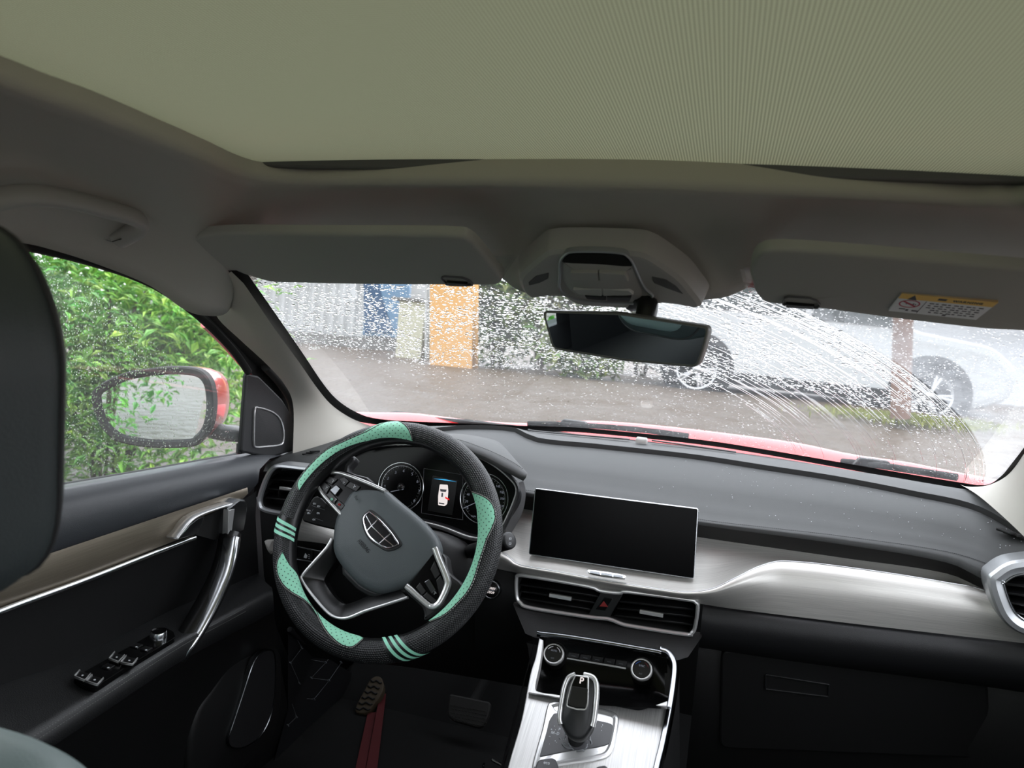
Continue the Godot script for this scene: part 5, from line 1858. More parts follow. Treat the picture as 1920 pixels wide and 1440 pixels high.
	# drive mode button and its neighbour
	for k in 2:
		var b := thing(["eco_button", "park_button"][k], ["dark eco button below the gear gate", "small dark button at the bottom edge behind the gear gate"][k], "button", cf)
		var bp := loc(cf, [[1008, 1427, 1014, 1424, 1036, 1421, 1042, 1424, 1047, 1436, 1050, 1452, 996, 1460], [1117, 1440, 1121, 1437, 1134, 1435, 1139, 1438, 1140, 1450, 1114, 1454]][k], 0.006)
		s = begin()
		slab(s, round_poly(bp, 0.003), 0.0, 0.007, 0.002)
		put("button_cap", s, M.gate_grey, b)
		if k == 0:
			lettering("lettering", "eco", 0.006, flat_at(loc1(cf, 1025, 1430.5, 0.007), 0.0072, 4), M.legend, b)
	# selector lever
	var base := at_x(1080, 1395, 0.0)
	var lv := thing("gear_selector", "chrome-sided black gear selector showing a white P", "gear selector", Transform3D(Basis(), base))
	s = begin()
	var nf := Transform3D(Basis(Vector3.RIGHT, -PI / 2), base)
	lathe(s, PackedVector2Array([Vector2(0.020, -0.02), Vector2(0.014, -0.002), Vector2(0.0125, 0.006), Vector2(0.0135, 0.01), Vector2(0.0125, 0.014), Vector2(0.0135, 0.018), Vector2(0.012, 0.03)]), 24, nf)
	put("neck", s, M.rubber, lv, true)
	s = begin()
	var gt := RandomNumberGenerator.new()
	gt.seed = 4
	for k in 3:
		var pth := PackedVector3Array()
		for i in 26:
			var t := TAU * i / 26
			var r := 0.017 + 0.003 * k + gt.randf_range(-0.002, 0.002)
			pth.append(cf * (cf.affine_inverse() * base + Vector3(cos(t) * r, sin(t) * r * 0.8 + 0.002, gt.randf_range(0.004, 0.009))))
		tube(s, pth, 0.0014, true, 5, cf.basis.z)
	put("crumpled_film", s, M.film, lv, true)
	var hf := frame(at_x(1083, 1325, 0.0) + Vector3(0, 0, 0.014), 30.0)
	var head := cr2(loc(hf, [1083, 1264, 1070, 1267, 1062, 1277, 1056, 1293, 1051, 1322, 1048, 1348, 1054, 1366, 1064, 1382, 1078, 1390, 1093, 1388, 1104, 1376, 1112, 1358, 1117, 1322, 1119, 1292, 1117, 1277, 1108, 1267]), 3)
	s = begin()
	pillow(s, head, -0.030, -0.002, 0.004, 0.008, 6)
	put("lever_head", s, M.lever_black, lv).transform = lv.transform.affine_inverse() * hf
	s = begin()
	for side in [[[1078, 1264, 1066, 1270, 1059, 1284, 1055, 1300, 1051, 1324, 1048, 1346, 1050, 1358]], [[1094, 1264, 1110, 1269, 1117, 1281, 1118, 1300, 1116, 1324, 1113, 1350, 1110, 1362]]]:
		var q := loc(hf, side[0], 0.0)
		sweep(s, cr3(xy3(q, -0.006), 5), PackedVector2Array([Vector2(-0.0035, -0.008), Vector2(0.0035, -0.008), Vector2(0.004, 0.002), Vector2(0.002, 0.006), Vector2(-0.002, 0.006), Vector2(-0.004, 0.002)]), false, Vector3.BACK)
	put("chrome_flank", s, M.silver_soft, lv).transform = lv.transform.affine_inverse() * hf
	var win := round_poly(loc(hf, [1078, 1265, 1104, 1269, 1103, 1320, 1099, 1332, 1080, 1331, 1061, 1325, 1063, 1311, 1070, 1283], 0.004), 0.003)
	s = begin()
	band(s, win, 0.002, -0.002, 0.0054, 0.0006)
	put("window_frame", s, M.silver_soft, lv).transform = lv.transform.affine_inverse() * hf
	s = begin()
	slab(s, inset(ccw(win), 0.0012), -0.002, 0.0042, 0.0004)
	put("display_window", s, M.piano_black, lv).transform = lv.transform.affine_inverse() * hf
	s = begin()
	var key := loc(hf, [1072, 1286, 1103, 1291, 1102, 1318, 1098, 1328, 1080, 1327, 1065, 1322, 1067, 1308], 0.0045)
	slab(s, round_poly(key, 0.002), 0.0, 0.0056, 0.001)
	put("release_key", s, M.smooth_black, lv).transform = lv.transform.affine_inverse() * hf
	var lt := lettering("lettering", "P", 0.0125, hf * flat_at(loc1(hf, 1090.5, 1276, 0.0046), 0.0046), M.lit_white, lv, true)
	lt.transform = lv.transform.affine_inverse() * lt.transform
func capped_uv(s: SurfaceTool, p: PackedVector2Array, z: float):
	s.set_smooth_group(29)
	for q in triangles(p):
		var a: Vector2 = q[0]
		var b: Vector2 = q[1]
		var c: Vector2 = q[2]
		tri(s, Vector3(a.x, a.y, z), Vector3(b.x, b.y, z), Vector3(c.x, c.y, z), Vector2(a.y, a.x) * 3.0, Vector2(b.y, b.x) * 3.0, Vector2(c.y, c.x) * 3.0)

# ------------------------------------------------------------------ driver's door
func door_row(px: Array, x: float, n := 40) -> PackedVector3Array:
	return even3(cr3(path_x(px, x), 6), n)
func door():
	var d := thing("door_1", "black driver's door panel with a brushed strip, chrome pull handle and window switches", "car door", Transform3D(Basis(), Vector3(-0.72, 0.5, -1.0)), "", "structure")
	var sill := [-170, 951, 0, 930, 105, 911, 280, 881, 440, 853, 500, 846, 549, 848]
	var r0 := door_row(sill, -0.722)
	var r1 := door_row([-170, 962, 0, 942, 105, 922, 280, 891, 440, 862, 490, 857, 506, 860], -0.695)
	var r2 := door_row([-170, 1010, 0, 985, 105, 962, 280, 925, 440, 890, 487, 880], -0.672)
	var r3 := door_row([-170, 1110, 0, 1066, 51, 1050, 272, 976, 464, 912, 484, 905], -0.676)
	var low := PackedVector3Array()
	for p in r0:
		low.append(p + Vector3(-0.01, -0.02, 0))
	var s := begin()
	var r3b := PackedVector3Array()
	for p in r3:
		r3b.append(p + Vector3(-0.02, -0.025, 0))
	loft(s, [low, r0, r1, r2, r3, r3b])
	put("upper_pad", s, M.door_pad, d, true)
	# brushed strip and its bright lower line
	var a3 := door_row([-170, 1112, 0, 1068, 51, 1052, 272, 978, 464, 914], -0.673, 24)
	var a4 := door_row([-170, 1207, 0, 1138, 156, 1083, 330, 1013, 380, 995, 456, 935], -0.673, 24)
	s = begin()
	var m := PackedVector3Array()
	for i in 24:
		m.append((a3[i] + a4[i]) / 2 + Vector3(0.006, 0, 0))
	loft(s, [a3, m, a4], 0, Vector2(2.2, 0.25))
	put("brushed_strip", s, M.brushed_wood, d, true)
	s = begin()
	tube(s, door_row([-170, 1216, 0, 1146, 156, 1089, 300, 1033, 365, 1008], -0.668, 24), 0.0042, false, 8)
	put("chrome_line", s, M.satin_chrome, d, true)
	# recessed panel between strip and armrest
	s = begin()
	var r4 := door_row([-170, 1200, 0, 1134, 156, 1080, 330, 1012, 460, 935, 481, 920], -0.679)
	var r5 := door_row([-170, 1235, 0, 1165, 156, 1106, 330, 1036, 450, 985, 479, 968], -0.69)
	var r6 := door_row([-170, 1360, 0, 1285, 130, 1240, 250, 1180, 330, 1140, 416, 1105, 485, 1074], -0.70)
	loft(s, [r4, r5, r6])
	put("recess_panel", s, M.door_black, d, true)
	# armrest
	s = begin()
	var r7 := door_row([-170, 1370, 0, 1293, 130, 1247, 250, 1187, 330, 1147, 416, 1112, 485, 1080], -0.69)
	var r8 := door_row([-170, 1465, 0, 1395, 62, 1362, 200, 1276, 334, 1196, 432, 1143, 480, 1118, 510, 1102], -0.622)
	var r9 := door_row([-170, 1500, 0, 1422, 62, 1386, 200, 1297, 334, 1211, 432, 1158, 480, 1132, 512, 1115], -0.604)
	var r10 := door_row([-170, 1540, 0, 1462, 62, 1424, 200, 1332, 334, 1243, 432, 1190, 480, 1165, 514, 1145], -0.612)
	loft(s, [r6, r7, r8, r9, r10])
	put("armrest", s, M.leather, d, true)
	s = begin()
	for q in [r9]:
		for off in [0.0, -0.007]:
			for i in range(4, 34):
				for k in 4:
					var a: Vector3 = q[i].lerp(q[i + 1], k / 4.0) + Vector3(0.0012, 0.004 + off, 0)
					var b: Vector3 = q[i].lerp(q[i + 1], (k + 0.6) / 4.0) + Vector3(0.0012, 0.004 + off, 0)
					tube(s, PackedVector3Array([a, b]), 0.0004, false, 4)
	put("stitching", s, M.pale_thread, d, true).set_meta("kind", "stuff")
	# lower door with pocket
	s = begin()
	var r11 := door_row([-170, 1560, 0, 1478, 62, 1440, 200, 1346, 334, 1257, 432, 1202, 480, 1176, 515, 1156], -0.635)
	var r12 := door_row([-170, 1800, 0, 1700, 100, 1640, 250, 1540, 380, 1440, 440, 1380, 500, 1290, 525, 1240], -0.655)
	var r13 := door_row([-170, 2000, 0, 1950, 100, 1900, 250, 1800, 380, 1700, 470, 1620, 540, 1500, 560, 1440], -0.68)
	loft(s, [r10, r11, r12, r13])
	put("lower_panel", s, M.black_plastic, d, true)
	# speaker pod with its grille
	var pf := Transform3D(Basis(Vector3(0, 0, -1), Vector3.UP, Vector3.RIGHT), Vector3(-0.652, 0.62, -1.2))
	s = begin()
	pillow(s, cr2(loc(pf, [385, 1290, 420, 1240, 460, 1220, 505, 1212, 522, 1232, 520, 1320, 500, 1390, 450, 1440, 395, 1480, 350, 1480, 345, 1400, 360, 1330]), 4), -0.03, 0.012, 0.012, 0.014, 6)
	put("speaker_pod", s, M.black_plastic, d).transform = d.transform.affine_inverse() * pf
	s = begin()
	band(s, cr2(loc(pf, [500, 1218, 515, 1226, 516, 1290, 508, 1340, 488, 1380, 458, 1402, 434, 1402, 427, 1386, 438, 1350, 452, 1308, 471, 1250, 484, 1228], 0.026), 4), 0.0025, 0.018, 0.028, 0.001)
	put("grille_rim", s, M.dark_chrome, d).transform = d.transform.affine_inverse() * pf
	s = begin()
	slab(s, inset(ccw(cr2(loc(pf, [500, 1218, 515, 1226, 516, 1290, 508, 1340, 488, 1380, 458, 1402, 434, 1402, 427, 1386, 438, 1350, 452, 1308, 471, 1250, 484, 1228], 0.026), 4)), 0.002), 0.015, 0.0262, 0.001)
	put("speaker_grille", s, M.mesh_black, d).transform = d.transform.affine_inverse() * pf
	# pull handle: angled top piece and curved lower bar
	var hf := Transform3D(Basis(Vector3(0, 0, -1), Vector3.UP, Vector3.RIGHT), Vector3(-0.645, 0.9, -1.2))
	var hd := Node3D.new()
	hd.name = "pull_handle"
	d.add_child(hd, true)
	hd.transform = d.transform.affine_inverse() * hf
	s = begin()
	slab(s, round_poly(loc(hf, [428, 953, 450, 936, 460, 937, 465, 947, 462, 975, 458, 996, 433, 1006, 426, 1003, 432, 965]), 0.003, 3), -0.03, 0.0, 0.003)
	put("handle_top", s, M.satin_chrome, hd)
	s = begin()
	slab(s, loc(hf, [429, 957, 440, 954, 434, 1003, 427, 1003], 0.001), -0.01, 0.0012, 0.0006)
	put("handle_lit_edge", s, M.silver_soft, hd)  # bright face of the chrome: its reflection is put into a paler silver
	s = begin()
	sweep(s, cr3(xy3(loc(hf, [332, 1010, 343, 996, 354, 982, 368, 970, 390, 960, 420, 950, 440, 944], -0.004), -0.004), 5), PackedVector2Array([Vector2(-0.0018, -0.02), Vector2(0.0018, -0.02), Vector2(0.0018, 0.0), Vector2(0.001, 0.0015), Vector2(-0.001, 0.0015), Vector2(-0.0018, 0.0)]), false, Vector3.BACK)
	put("handle_lip", s, M.silver_soft, hd)
	s = begin()
	slab(s, loc(hf, [334, 1011, 356, 984, 372, 972, 384, 968, 376, 990, 371, 999, 362, 1004], -0.012), -0.02, -0.012, 0.001)
	put("handle_wing", s, M.satin_chrome, hd)
	s = begin()
	slab(s, loc(hf, [368, 1003, 384, 968, 416, 955, 432, 954, 430, 1006, 400, 1012], -0.02), -0.026, -0.02, 0.0)
	put("finger_recess", s, M.void_black, hd)
	s = begin()
	var path := PackedVector3Array()
	for q in [[437, 1010, -0.632], [433, 1040, -0.622], [423, 1080, -0.616], [404, 1125, -0.612], [380, 1172, -0.610], [355, 1214, -0.612], [340, 1237, -0.620]]:
		path.append(at_x(q[0], q[1], q[2]))
	path = even3(cr3(path, 6), 30)
	var bar_k := PackedFloat32Array()
	for i in 30:
		bar_k.append(1.0 - 0.45 * pow(i / 29.0, 2.0))
	sweep(s, path, PackedVector2Array([Vector2(-0.012, -0.008), Vector2(-0.012, 0.004), Vector2(-0.009, 0.008), Vector2(-0.001, 0.010), Vector2(0.001, 0.009), Vector2(0.015, -0.004), Vector2(0.015, -0.010)]), false, Vector3(0.75, 0.25, 0.6), true, bar_k)
	put("handle_bar", s, M.satin_chrome, hd, true)
	s = begin()
	var path2 := PackedVector3Array()
	for i in path.size():
		path2.append(path[i] + Vector3(-0.018, 0.0, -0.016 + 0.014 * i / 29.0))
	tube(s, path2, 0.016, false, 10, Vector3.RIGHT, 1.2)
	put("handle_back", s, M.smooth_black, hd, true)
	# switches on the armrest
	var P := r8[20]
	var wn := (r8[24] - r8[14]).cross(r7[20] - r8[20]).normalized()
	if wn.y < 0: wn = -wn
	var wy := (r8[24] - r8[14]).normalized()
	var sf := Transform3D(Basis(wy.cross(wn), wy, wn), (r7[20] + r8[20]) / 2 + wn * 0.006)
	var sw := Node3D.new()
	sw.name = "switch_panel"
	d.add_child(sw, true)
	sw.transform = d.transform.affine_inverse() * sf
	s = begin()
	slab(s, round_poly(loc(sf, [136, 1274, 165, 1256, 251, 1208, 307, 1176, 326, 1185, 329, 1196, 300, 1214, 240, 1250, 178, 1290, 155, 1285]), 0.006), -0.012, 0.001, 0.001)
	put("switch_plate", s, M.piano_black, sw)
	for q in [[139, 1270, 159, 1278, 170, 1265, 150, 1258], [161, 1279, 182, 1286, 194, 1273, 173, 1267], [204, 1237, 222, 1243, 234, 1230, 215, 1224], [226, 1244, 248, 1248, 258, 1236, 237, 1231]]:
		var k := loc(sf, q, 0.004)
		s = begin()
		slab(s, round_poly(k, 0.002), 0.0, 0.005, 0.0015)
		var b := put("window_switch", s, M.smooth_black, sw)
		s = begin()
		for e in [[0, 1], [3, 0], [1, 2]]:
			var u := k[e[0]]
			var v := k[e[1]]
			brick(s, Vector3(u.distance_to(v) * 0.95, 0.0014, 0.003), Transform3D(Basis(Vector3.BACK, (v - u).angle()), Vector3((u.x + v.x) / 2, (u.y + v.y) / 2, 0.0055)), 0.0003)
		put("bright_edge", s, M.silver_soft, b)
		s = begin()
		var cc := (k[0] + k[1] + k[2] + k[3]) / 4
		slab(s, disc(0.0014, 8, cc), 0.005, 0.0054, 0.0)
		put("switch_mark", s, M.legend, b)
	for q in [[203, 1252], [256, 1213], [274, 1219]]:
		s = begin()
		slab(s, round_poly(rect(0.014, 0.012, loc1(sf, q[0], q[1])), 0.002), 0.0, 0.003, 0.001)
		var b := put("lock_switch", s, M.smooth_black, sw)
		s = begin()
		slab(s, disc(0.0016, 8, loc1(sf, q[0], q[1], 0.003)), 0.003, 0.0034, 0.0)
		put("switch_mark", s, M.legend, b)
	s = begin()
	var kc := loc1(sf, 297, 1196)
	lathe(s, PackedVector2Array([Vector2(0.0125, 0.0), Vector2(0.012, 0.010), Vector2(0.011, 0.0115)]), 28, flat_at(kc, 0.0))
	var kn := put("mirror_knob", s, M.satin_chrome, sw)
	s = begin()
	lathe(s, PackedVector2Array([Vector2(0.0, 0.0105), Vector2(0.0102, 0.0108), Vector2(0.011, 0.0118)]), 28, flat_at(kc, 0.0))
	put("knob_cap", s, M.piano_black, kn)
	# mirror sail with the small speaker
	var tf := Transform3D(Basis(Vector3(0, 0, -1), Vector3.UP, Vector3.RIGHT), Vector3(-0.705, 1.1, -1.25))
	s = begin()
	slab(s, round_poly(loc(tf, [463, 700, 486, 705, 530, 749, 546, 776, 553, 800, 549, 847, 507, 858, 452, 848]), 0.006), -0.008, 0.0, 0.004)
	put("sail_panel", s, M.soft_black, d).transform = d.transform.affine_inverse() * tf
	var gp := cr2(loc(tf, [479, 766, 486, 763, 502, 767, 517, 774, 528, 786, 534, 806, 533, 829, 525, 836, 500, 839, 482, 840, 477, 833, 477, 800], 0.004), 3)
	s = begin()
	band(s, gp, 0.003, -0.002, 0.004, 0.001)
	put("tweeter_rim", s, M.silver_soft, d).transform = d.transform.affine_inverse() * tf
	s = begin()
	pillow(s, inset(ccw(gp), 0.002), -0.004, 0.001, 0.002, 0.001, 4)
	put("tweeter_grille", s, M.mesh_black, d).transform = d.transform.affine_inverse() * tf
	# window channel and outer skin
	s = begin()
	var seal := [-170, 430, -60, 440, 27, 456, 167, 489, 283, 531, 367, 588, 433, 652, 466, 698]
	tube(s, door_row(seal, -0.695, 50), 0.007, false, 8)
	tube(s, door_row([105, 912, 280, 882, 440, 853], -0.728, 20), 0.004, false, 6)
	put("window_seal", s, M.rubber, d, true)
	s = begin()
	tube(s, door_row([464, 698, 459, 760, 448, 850], -0.712, 12), 0.004, false, 6, Vector3.RIGHT)
	tube(s, door_row([500, 686, 532, 722, 552, 765, 553, 852], -0.712, 16), 0.012, false, 8, Vector3.RIGHT)
	put("window_channel", s, M.rubber, d, true)
	s = begin()
	var sk0 := door_row([-170, 405, 27, 440, 167, 474, 283, 516, 367, 573, 433, 637, 470, 676, 500, 700, 545, 740, 560, 775], -0.735, 40)
	var sk1 := door_row([-170, 425, 27, 454, 167, 487, 283, 530, 367, 587, 428, 648, 458, 688, 488, 716, 530, 755, 545, 790], -0.735, 40)
	loft(s, [sk0, sk1])
	var sk2 := PackedVector3Array()
	for p in sk0:
		sk2.append(p + Vector3(0.04, 0.005, 0))
	loft(s, [sk2, sk0], 1)
	put("window_frame", s, M.rubber, d, true)
	s = begin()
	tube(s, door_row([385, 606, 410, 630, 433, 654, 455, 679, 480, 704], -0.748, 20), 0.010, false, 8)
	put("red_frame_edge", s, M.red_paint, d, true)
	s = begin()
	loft(s, [PackedVector3Array([Vector3(-0.80, 1.07, 0.9), Vector3(-0.80, 1.075, -1.45)]), PackedVector3Array([Vector3(-0.86, 0.95, 0.9), Vector3(-0.86, 0.96, -1.45)]), PackedVector3Array([Vector3(-0.88, 0.7, 0.9), Vector3(-0.88, 0.7, -1.45)]), PackedVector3Array([Vector3(-0.85, 0.4, 0.9), Vector3(-0.85, 0.4, -1.45)])])
	put("outer_skin", s, M.red_paint, d, true)
	# side glass
	var gw := thing("window_2", "rain-beaded driver's window with green bushes outside", "window", Transform3D(), "", "structure")
	var gl := Transform3D(Basis(Vector3(0, 0, -1), Vector3.UP, Vector3.RIGHT), Vector3(-0.715, 1.2, -0.9))
	gw.transform = gl
	s = begin()
	slab(s, loc(gl, [-170, 430, 27, 452, 167, 485, 283, 527, 367, 584, 433, 648, 468, 698, 447, 856, 280, 885, 105, 915, -170, 960]), 0.0, 0.0004, 0.0)
	# a single sheet
	s = begin()
	capped(s, ccw(loc(gl, [-170, 430, 27, 452, 167, 485, 283, 527, 367, 584, 433, 648, 468, 698, 447, 856, 280, 885, 105, 915, -170, 960])), 0.0)
	put("glass", s, M.pane, gw)
	# door mirror
	var mf := frame(at_f(305, 765, 1.22), -1.0, 18.5)
	var o := thing("door_mirror", "red-backed door mirror with wet glass outside the driver's window", "door mirror", mf)
	var face := cr2(loc(mf, [174, 742, 188, 722, 233, 700, 280, 691, 317, 688, 352, 689, 378, 696, 394, 715, 400, 745, 399, 778, 391, 808, 375, 827, 358, 837, 283, 838, 227, 828, 200, 810, 183, 785]), 3)
	s = begin()
	var fw := []
	for q in [[0.0, 0.0, 1.0], [-0.02, 0.004, 1.0], [-0.07, 0.0, 0.97], [-0.12, 0.0, 0.86], [-0.15, 0.0, 0.66], [-0.165, 0.0, 0.35], [-0.168, 0.0, 0.02]]:
		var cc := Vector2.ZERO
		for p in face:
			cc += p / face.size()
		var r := PackedVector3Array()
		for p in ccw(face):
			var w := cc + (p - cc) * (q[2] as float)
			r.append(Vector3(w.x + 0.04 * (1.0 - q[2]), w.y, q[0]))
		r.append(r[0])
		fw.append(r)
	loft(s, fw)
	put("housing", s, M.red_paint, o)
	s = begin()
	shell(s, inset(ccw(face), -0.001), [Vector2(0, -0.02), Vector2(0.0, 0.003), Vector2(0.003, 0.006), Vector2(0.012, 0.004), Vector2(0.018, -0.006)], false)
	put("black_surround", s, M.rubber, o)
	s = begin()
	capped(s, inset(ccw(face), 0.015), -0.003)
	put("mirror_glass", s, M.mirror_glass, o)
	s = begin()
	var arm := PackedVector3Array([mf * Vector3(0.05, -0.045, -0.07), mf * Vector3(0.10, -0.052, -0.07), at_f(455, 815, 1.36), Vector3(-0.73, 1.10, -1.36)])
	tube(s, cr3(arm, 5), 0.022, false, 12, Vector3.UP, 0.8)
	put("arm", s, M.smooth_black, o, true)

# ------------------------------------------------------------------ things on the headliner
func roof_items():
	# shade under the glass roof
	var s := begin()
	var rows := []
	for j in 25:
		var r := PackedVector3Array()
		for i in 41:
			var u := -1.0 + i / 20.0
			r.append(Vector3(u * 0.49, 1.553 + 0.012 * (1 - u * u), 1.15 - 1.985 * j / 24))
		rows.append(r)
	loft(s, rows, 0, Vector2(83, 166))
	var sh := thing("sunroof_shade", "pale olive ribbed cloth shade closed across the roof opening", "sunroof shade", Transform3D(Basis(), Vector3(0, 1.555, 0)))
	put("shade_cloth", s, M.shade_cloth, sh, true)
	s = begin()
	brick(s, Vector3(0.98, 0.016, 0.05), Transform3D(Basis(), Vector3(0, 1.558, -0.858)), 0.003)
	put("front_bar", s, M.grey_dark, sh, true)
	# driver's visor
	var vf := frame(at_f(640, 487, 0.905), -71.0)
	var v := thing("sun_visor", "grey sun visor folded up above the driver with a small clip at its edge", "sun visor", vf, "sun visors")
	s = begin()
	var op := cr2(loc(vf, [354, 455, 362, 447, 385, 442, 430, 439, 500, 439, 640, 441, 760, 442, 850, 444, 878, 450, 900, 470, 922, 498, 940, 521, 939, 530, 926, 536, 860, 536, 700, 535, 560, 532, 510, 530, 470, 519, 425, 506, 388, 490, 362, 470]), 4)
	pillow(s, op, -0.014, 0.0, 0.003, 0.006, 5)
	put("visor_board", s, M.visor_cloth, v)
	clip(v, vf, [826, 521, 833, 518, 868, 521, 881, 527, 888, 535, 872, 536, 838, 535], [838, 528, 876, 531, 876, 536, 836, 534])
	vf = frame(at_f(1640, 545, 0.92), -71.0)
	v = thing("sun_visor_001", "grey sun visor above the passenger seat carrying a warning label", "sun visor", vf, "sun visors")
	s = begin()
	op = cr2(loc(vf, [1406, 510, 1414, 486, 1428, 475, 1450, 471, 1500, 472, 1620, 481, 1780, 495, 1930, 509, 2000, 518, 2040, 545, 2030, 602, 1990, 628, 1920, 622, 1833, 617, 1671, 598, 1552, 582, 1450, 571, 1430, 566, 1416, 550, 1410, 530]), 4)
	pillow(s, op, -0.014, 0.0, 0.003, 0.006, 5)
	put("visor_board", s, M.visor_cloth, v)
	clip(v, vf, [1466, 571, 1470, 559, 1478, 556, 1518, 558, 1532, 563, 1539, 572, 1534, 578, 1500, 577], [1474, 569, 1527, 573, 1525, 578, 1474, 575])
	# warning label
	var w := thing("warning_label", "white visor label with a yellow warning strip and a red ban sign", "label", vf)
	var z := 0.0045
	var c := loc(vf, [1691, 550, 1872, 567, 1830, 600, 1666, 583], z)
	var at := func(u: float, t: float) -> Vector2: return c[0].lerp(c[1], u).lerp(c[3].lerp(c[2], u), t)
	var quad := func(st: SurfaceTool, u0: float, t0: float, u1: float, t1: float, zz: float): slab(st, PackedVector2Array([at.call(u0, t0), at.call(u1, t0), at.call(u1, t1), at.call(u0, t1)]), z - 0.004, zz, 0.0)
	s = begin()
	quad.call(s, 0, 0, 1, 1, z)
	put("paper", s, M.paper, w)
	s = begin()
	quad.call(s, 0, 0, 1, 0.26, z + 0.0002)
	put("yellow_strip", s, M.label_yellow, w)
	s = begin()
	var p := PackedVector2Array()
	for i in 28:
		p.append(at.call(0.16 + 0.115 * cos(TAU * i / 28), 0.50 + 0.20 * sin(TAU * i / 28)))
	band(s, p, 0.0014, z, z + 0.0003, 0.0)
	slab(s, PackedVector2Array([at.call(0.07, 0.40), at.call(0.085, 0.36), at.call(0.25, 0.60), at.call(0.235, 0.64)]), z, z + 0.0003, 0.0)
	put("ban_sign", s, M.label_red, w)
	s = begin()
	slab(s, PackedVector2Array([at.call(0.10, 0.27), at.call(0.145, 0.03), at.call(0.20, 0.27)]), z, z + 0.0004, 0.0)
	quad.call(s, 0.31, 0.30, 0.317, 0.95, z + 0.0002)
	for r in 5:
		for k in 9:
			if r > 2 and k < 1: continue
			var u := 0.36 + k * 0.066
			quad.call(s, u, 0.36 + r * 0.115, u + 0.05 - 0.02 * ((k + r) % 2), 0.40 + r * 0.115, z + 0.0002)
	for k in 5:
		quad.call(s, 0.12 + 0.025 * k, 0.49 - 0.03 * (k % 2), 0.135 + 0.025 * k, 0.53, z + 0.0002)
	quad.call(s, 0.09, 0.78, 0.16, 0.82, z + 0.0002)
	quad.call(s, 0.17, 0.80, 0.2, 0.88, z + 0.0002)
	quad.call(s, 0.24, 0.82, 0.31, 0.88, z + 0.0002)
	quad.call(s, 0.60, 0.88, 0.64, 0.96, z + 0.0002)
	put("print", s, M.label_ink, w)
	var ux: Vector2 = at.call(1, 0) - at.call(0, 0)
	var uy: Vector2 = at.call(0, 0) - at.call(0, 1)
	var bb := Basis(Vector3(ux.x, ux.y, 0).normalized(), Vector3(uy.x, uy.y, 0).normalized(), Vector3.BACK)
	var q: Vector2 = at.call(0.72, 0.14)
	lettering("lettering", "WARNING", 0.0062, Transform3D(bb, Vector3(q.x, q.y, z + 0.0003)), M.label_ink, w, true)
	q = at.call(0.45, 0.14)
	lettering("lettering", "警告", 0.0058, Transform3D(bb, Vector3(q.x, q.y, z + 0.0003)), M.label_ink, w, true)
	# grab handle over the driver's window
	var gh := thing("grab_handle", "pale grey grab handle above the driver's window", "grab handle", Transform3D(Basis(), at_x(120, 380, -0.58)))
	var path := PackedVector3Array()
	for k in [[-130, 452, -0.58], [-95, 410, -0.57], [-40, 384, -0.555], [20, 369, -0.545], [70, 366, -0.54], [130, 374, -0.54], [190, 389, -0.542], [238, 403, -0.546], [261, 413, -0.553], [261, 425, -0.563], [243, 439, -0.58], [222, 450, -0.60]]:
		path.append(at_x(k[0], k[1], k[2]))
	path = even3(cr3(path, 6), 60)
	s = begin()
	tube(s, path, 0.0125, false, 14, Vector3(0.7, 0.5, 0), 0.75)
	put("grip", s, M.grey_plastic, gh, true)
	s = begin()
	sweep(s, even3(cr3(path_x([214, 452, 236, 444, 254, 430, 258, 416], -0.589), 5), 14), PackedVector2Array([Vector2(-0.0006, -0.004), Vector2(0.0006, -0.004), Vector2(0.0006, 0.004), Vector2(-0.0006, 0.004)]), false, Vector3(1, 0.3, 0))
	put("cap_seam", s, M.rubber, gh, true)
	s = begin()
	var pc := at_x(196, 424, -0.622)
	lathe(s, PackedVector2Array([Vector2(0.022, 0.004), Vector2(0.02, 0.003), Vector2(0.012, -0.004), Vector2(0.0, -0.006)]), 24, Transform3D(Basis(Vector3(0, 0, -1.2), Vector3(-0.35, 0.94, 0), Vector3(0.94, 0.35, 0)), pc))
	put("hinge_pocket_shade", s, M.grey_dark, gh, true)  # recess bowl in darker grey; its shadow is put into the colour
	# overhead console
	var of := frame(at_f(1125, 515, 0.93), -62.0)
	var oc := thing("overhead_console", "grey roof console with reading lamp buttons and speaker grilles above the mirror", "roof console", of)
	s = begin()
	op = cr2(loc(of, [972, 518, 973, 507, 984, 494, 1019, 464, 1034, 458, 1060, 456, 1130, 457, 1195, 460, 1215, 465, 1236, 476, 1279, 507, 1302, 533, 1321, 561, 1306, 570, 1270, 564, 1238, 562, 1203, 571, 1140, 569, 1084, 564, 1053, 547, 1030, 549, 1000, 552, 980, 538]), 4)
	shell(s, op, [Vector2(-0.004, -0.02), Vector2(0.0, -0.004), Vector2(0.003, 0.006), Vector2(0.008, 0.010), Vector2(0.012, 0.0105)], true)
	put("console_body", s, M.grey_plastic, oc)
	s = begin()
	var ip := cr2(loc(of, [1049, 545, 1047, 515, 1048, 490, 1056, 478, 1070, 471, 1115, 470, 1164, 473, 1180, 481, 1190, 494, 1200, 518, 1212, 541, 1226, 556, 1204, 570, 1140, 569, 1084, 564], 0.012), 3)
	band(s, ip, 0.0035, 0.006, 0.0135, 0.0012)
	put("inner_rim", s, M.silver_paint, oc)
	s = begin()
	slab(s, cr2(loc(of, [1056, 492, 1062, 481, 1075, 476, 1115, 475, 1158, 477, 1174, 484, 1184, 499, 1120, 495], 0.012), 3), 0.0, 0.0125, 0.0006)
	put("glasses_slot", s, M.void_black, oc)
	s = begin()
	pillow(s, cr2(loc(of, [1052, 498, 1058, 493, 1120, 496, 1180, 500, 1190, 508, 1198, 528, 1204, 550, 1196, 566, 1140, 566, 1086, 561, 1060, 540, 1053, 520], 0.014), 3), 0.0, 0.0125, 0.006, 0.005, 5)
	put("lamp_housing", s, M.grey_plastic, oc)
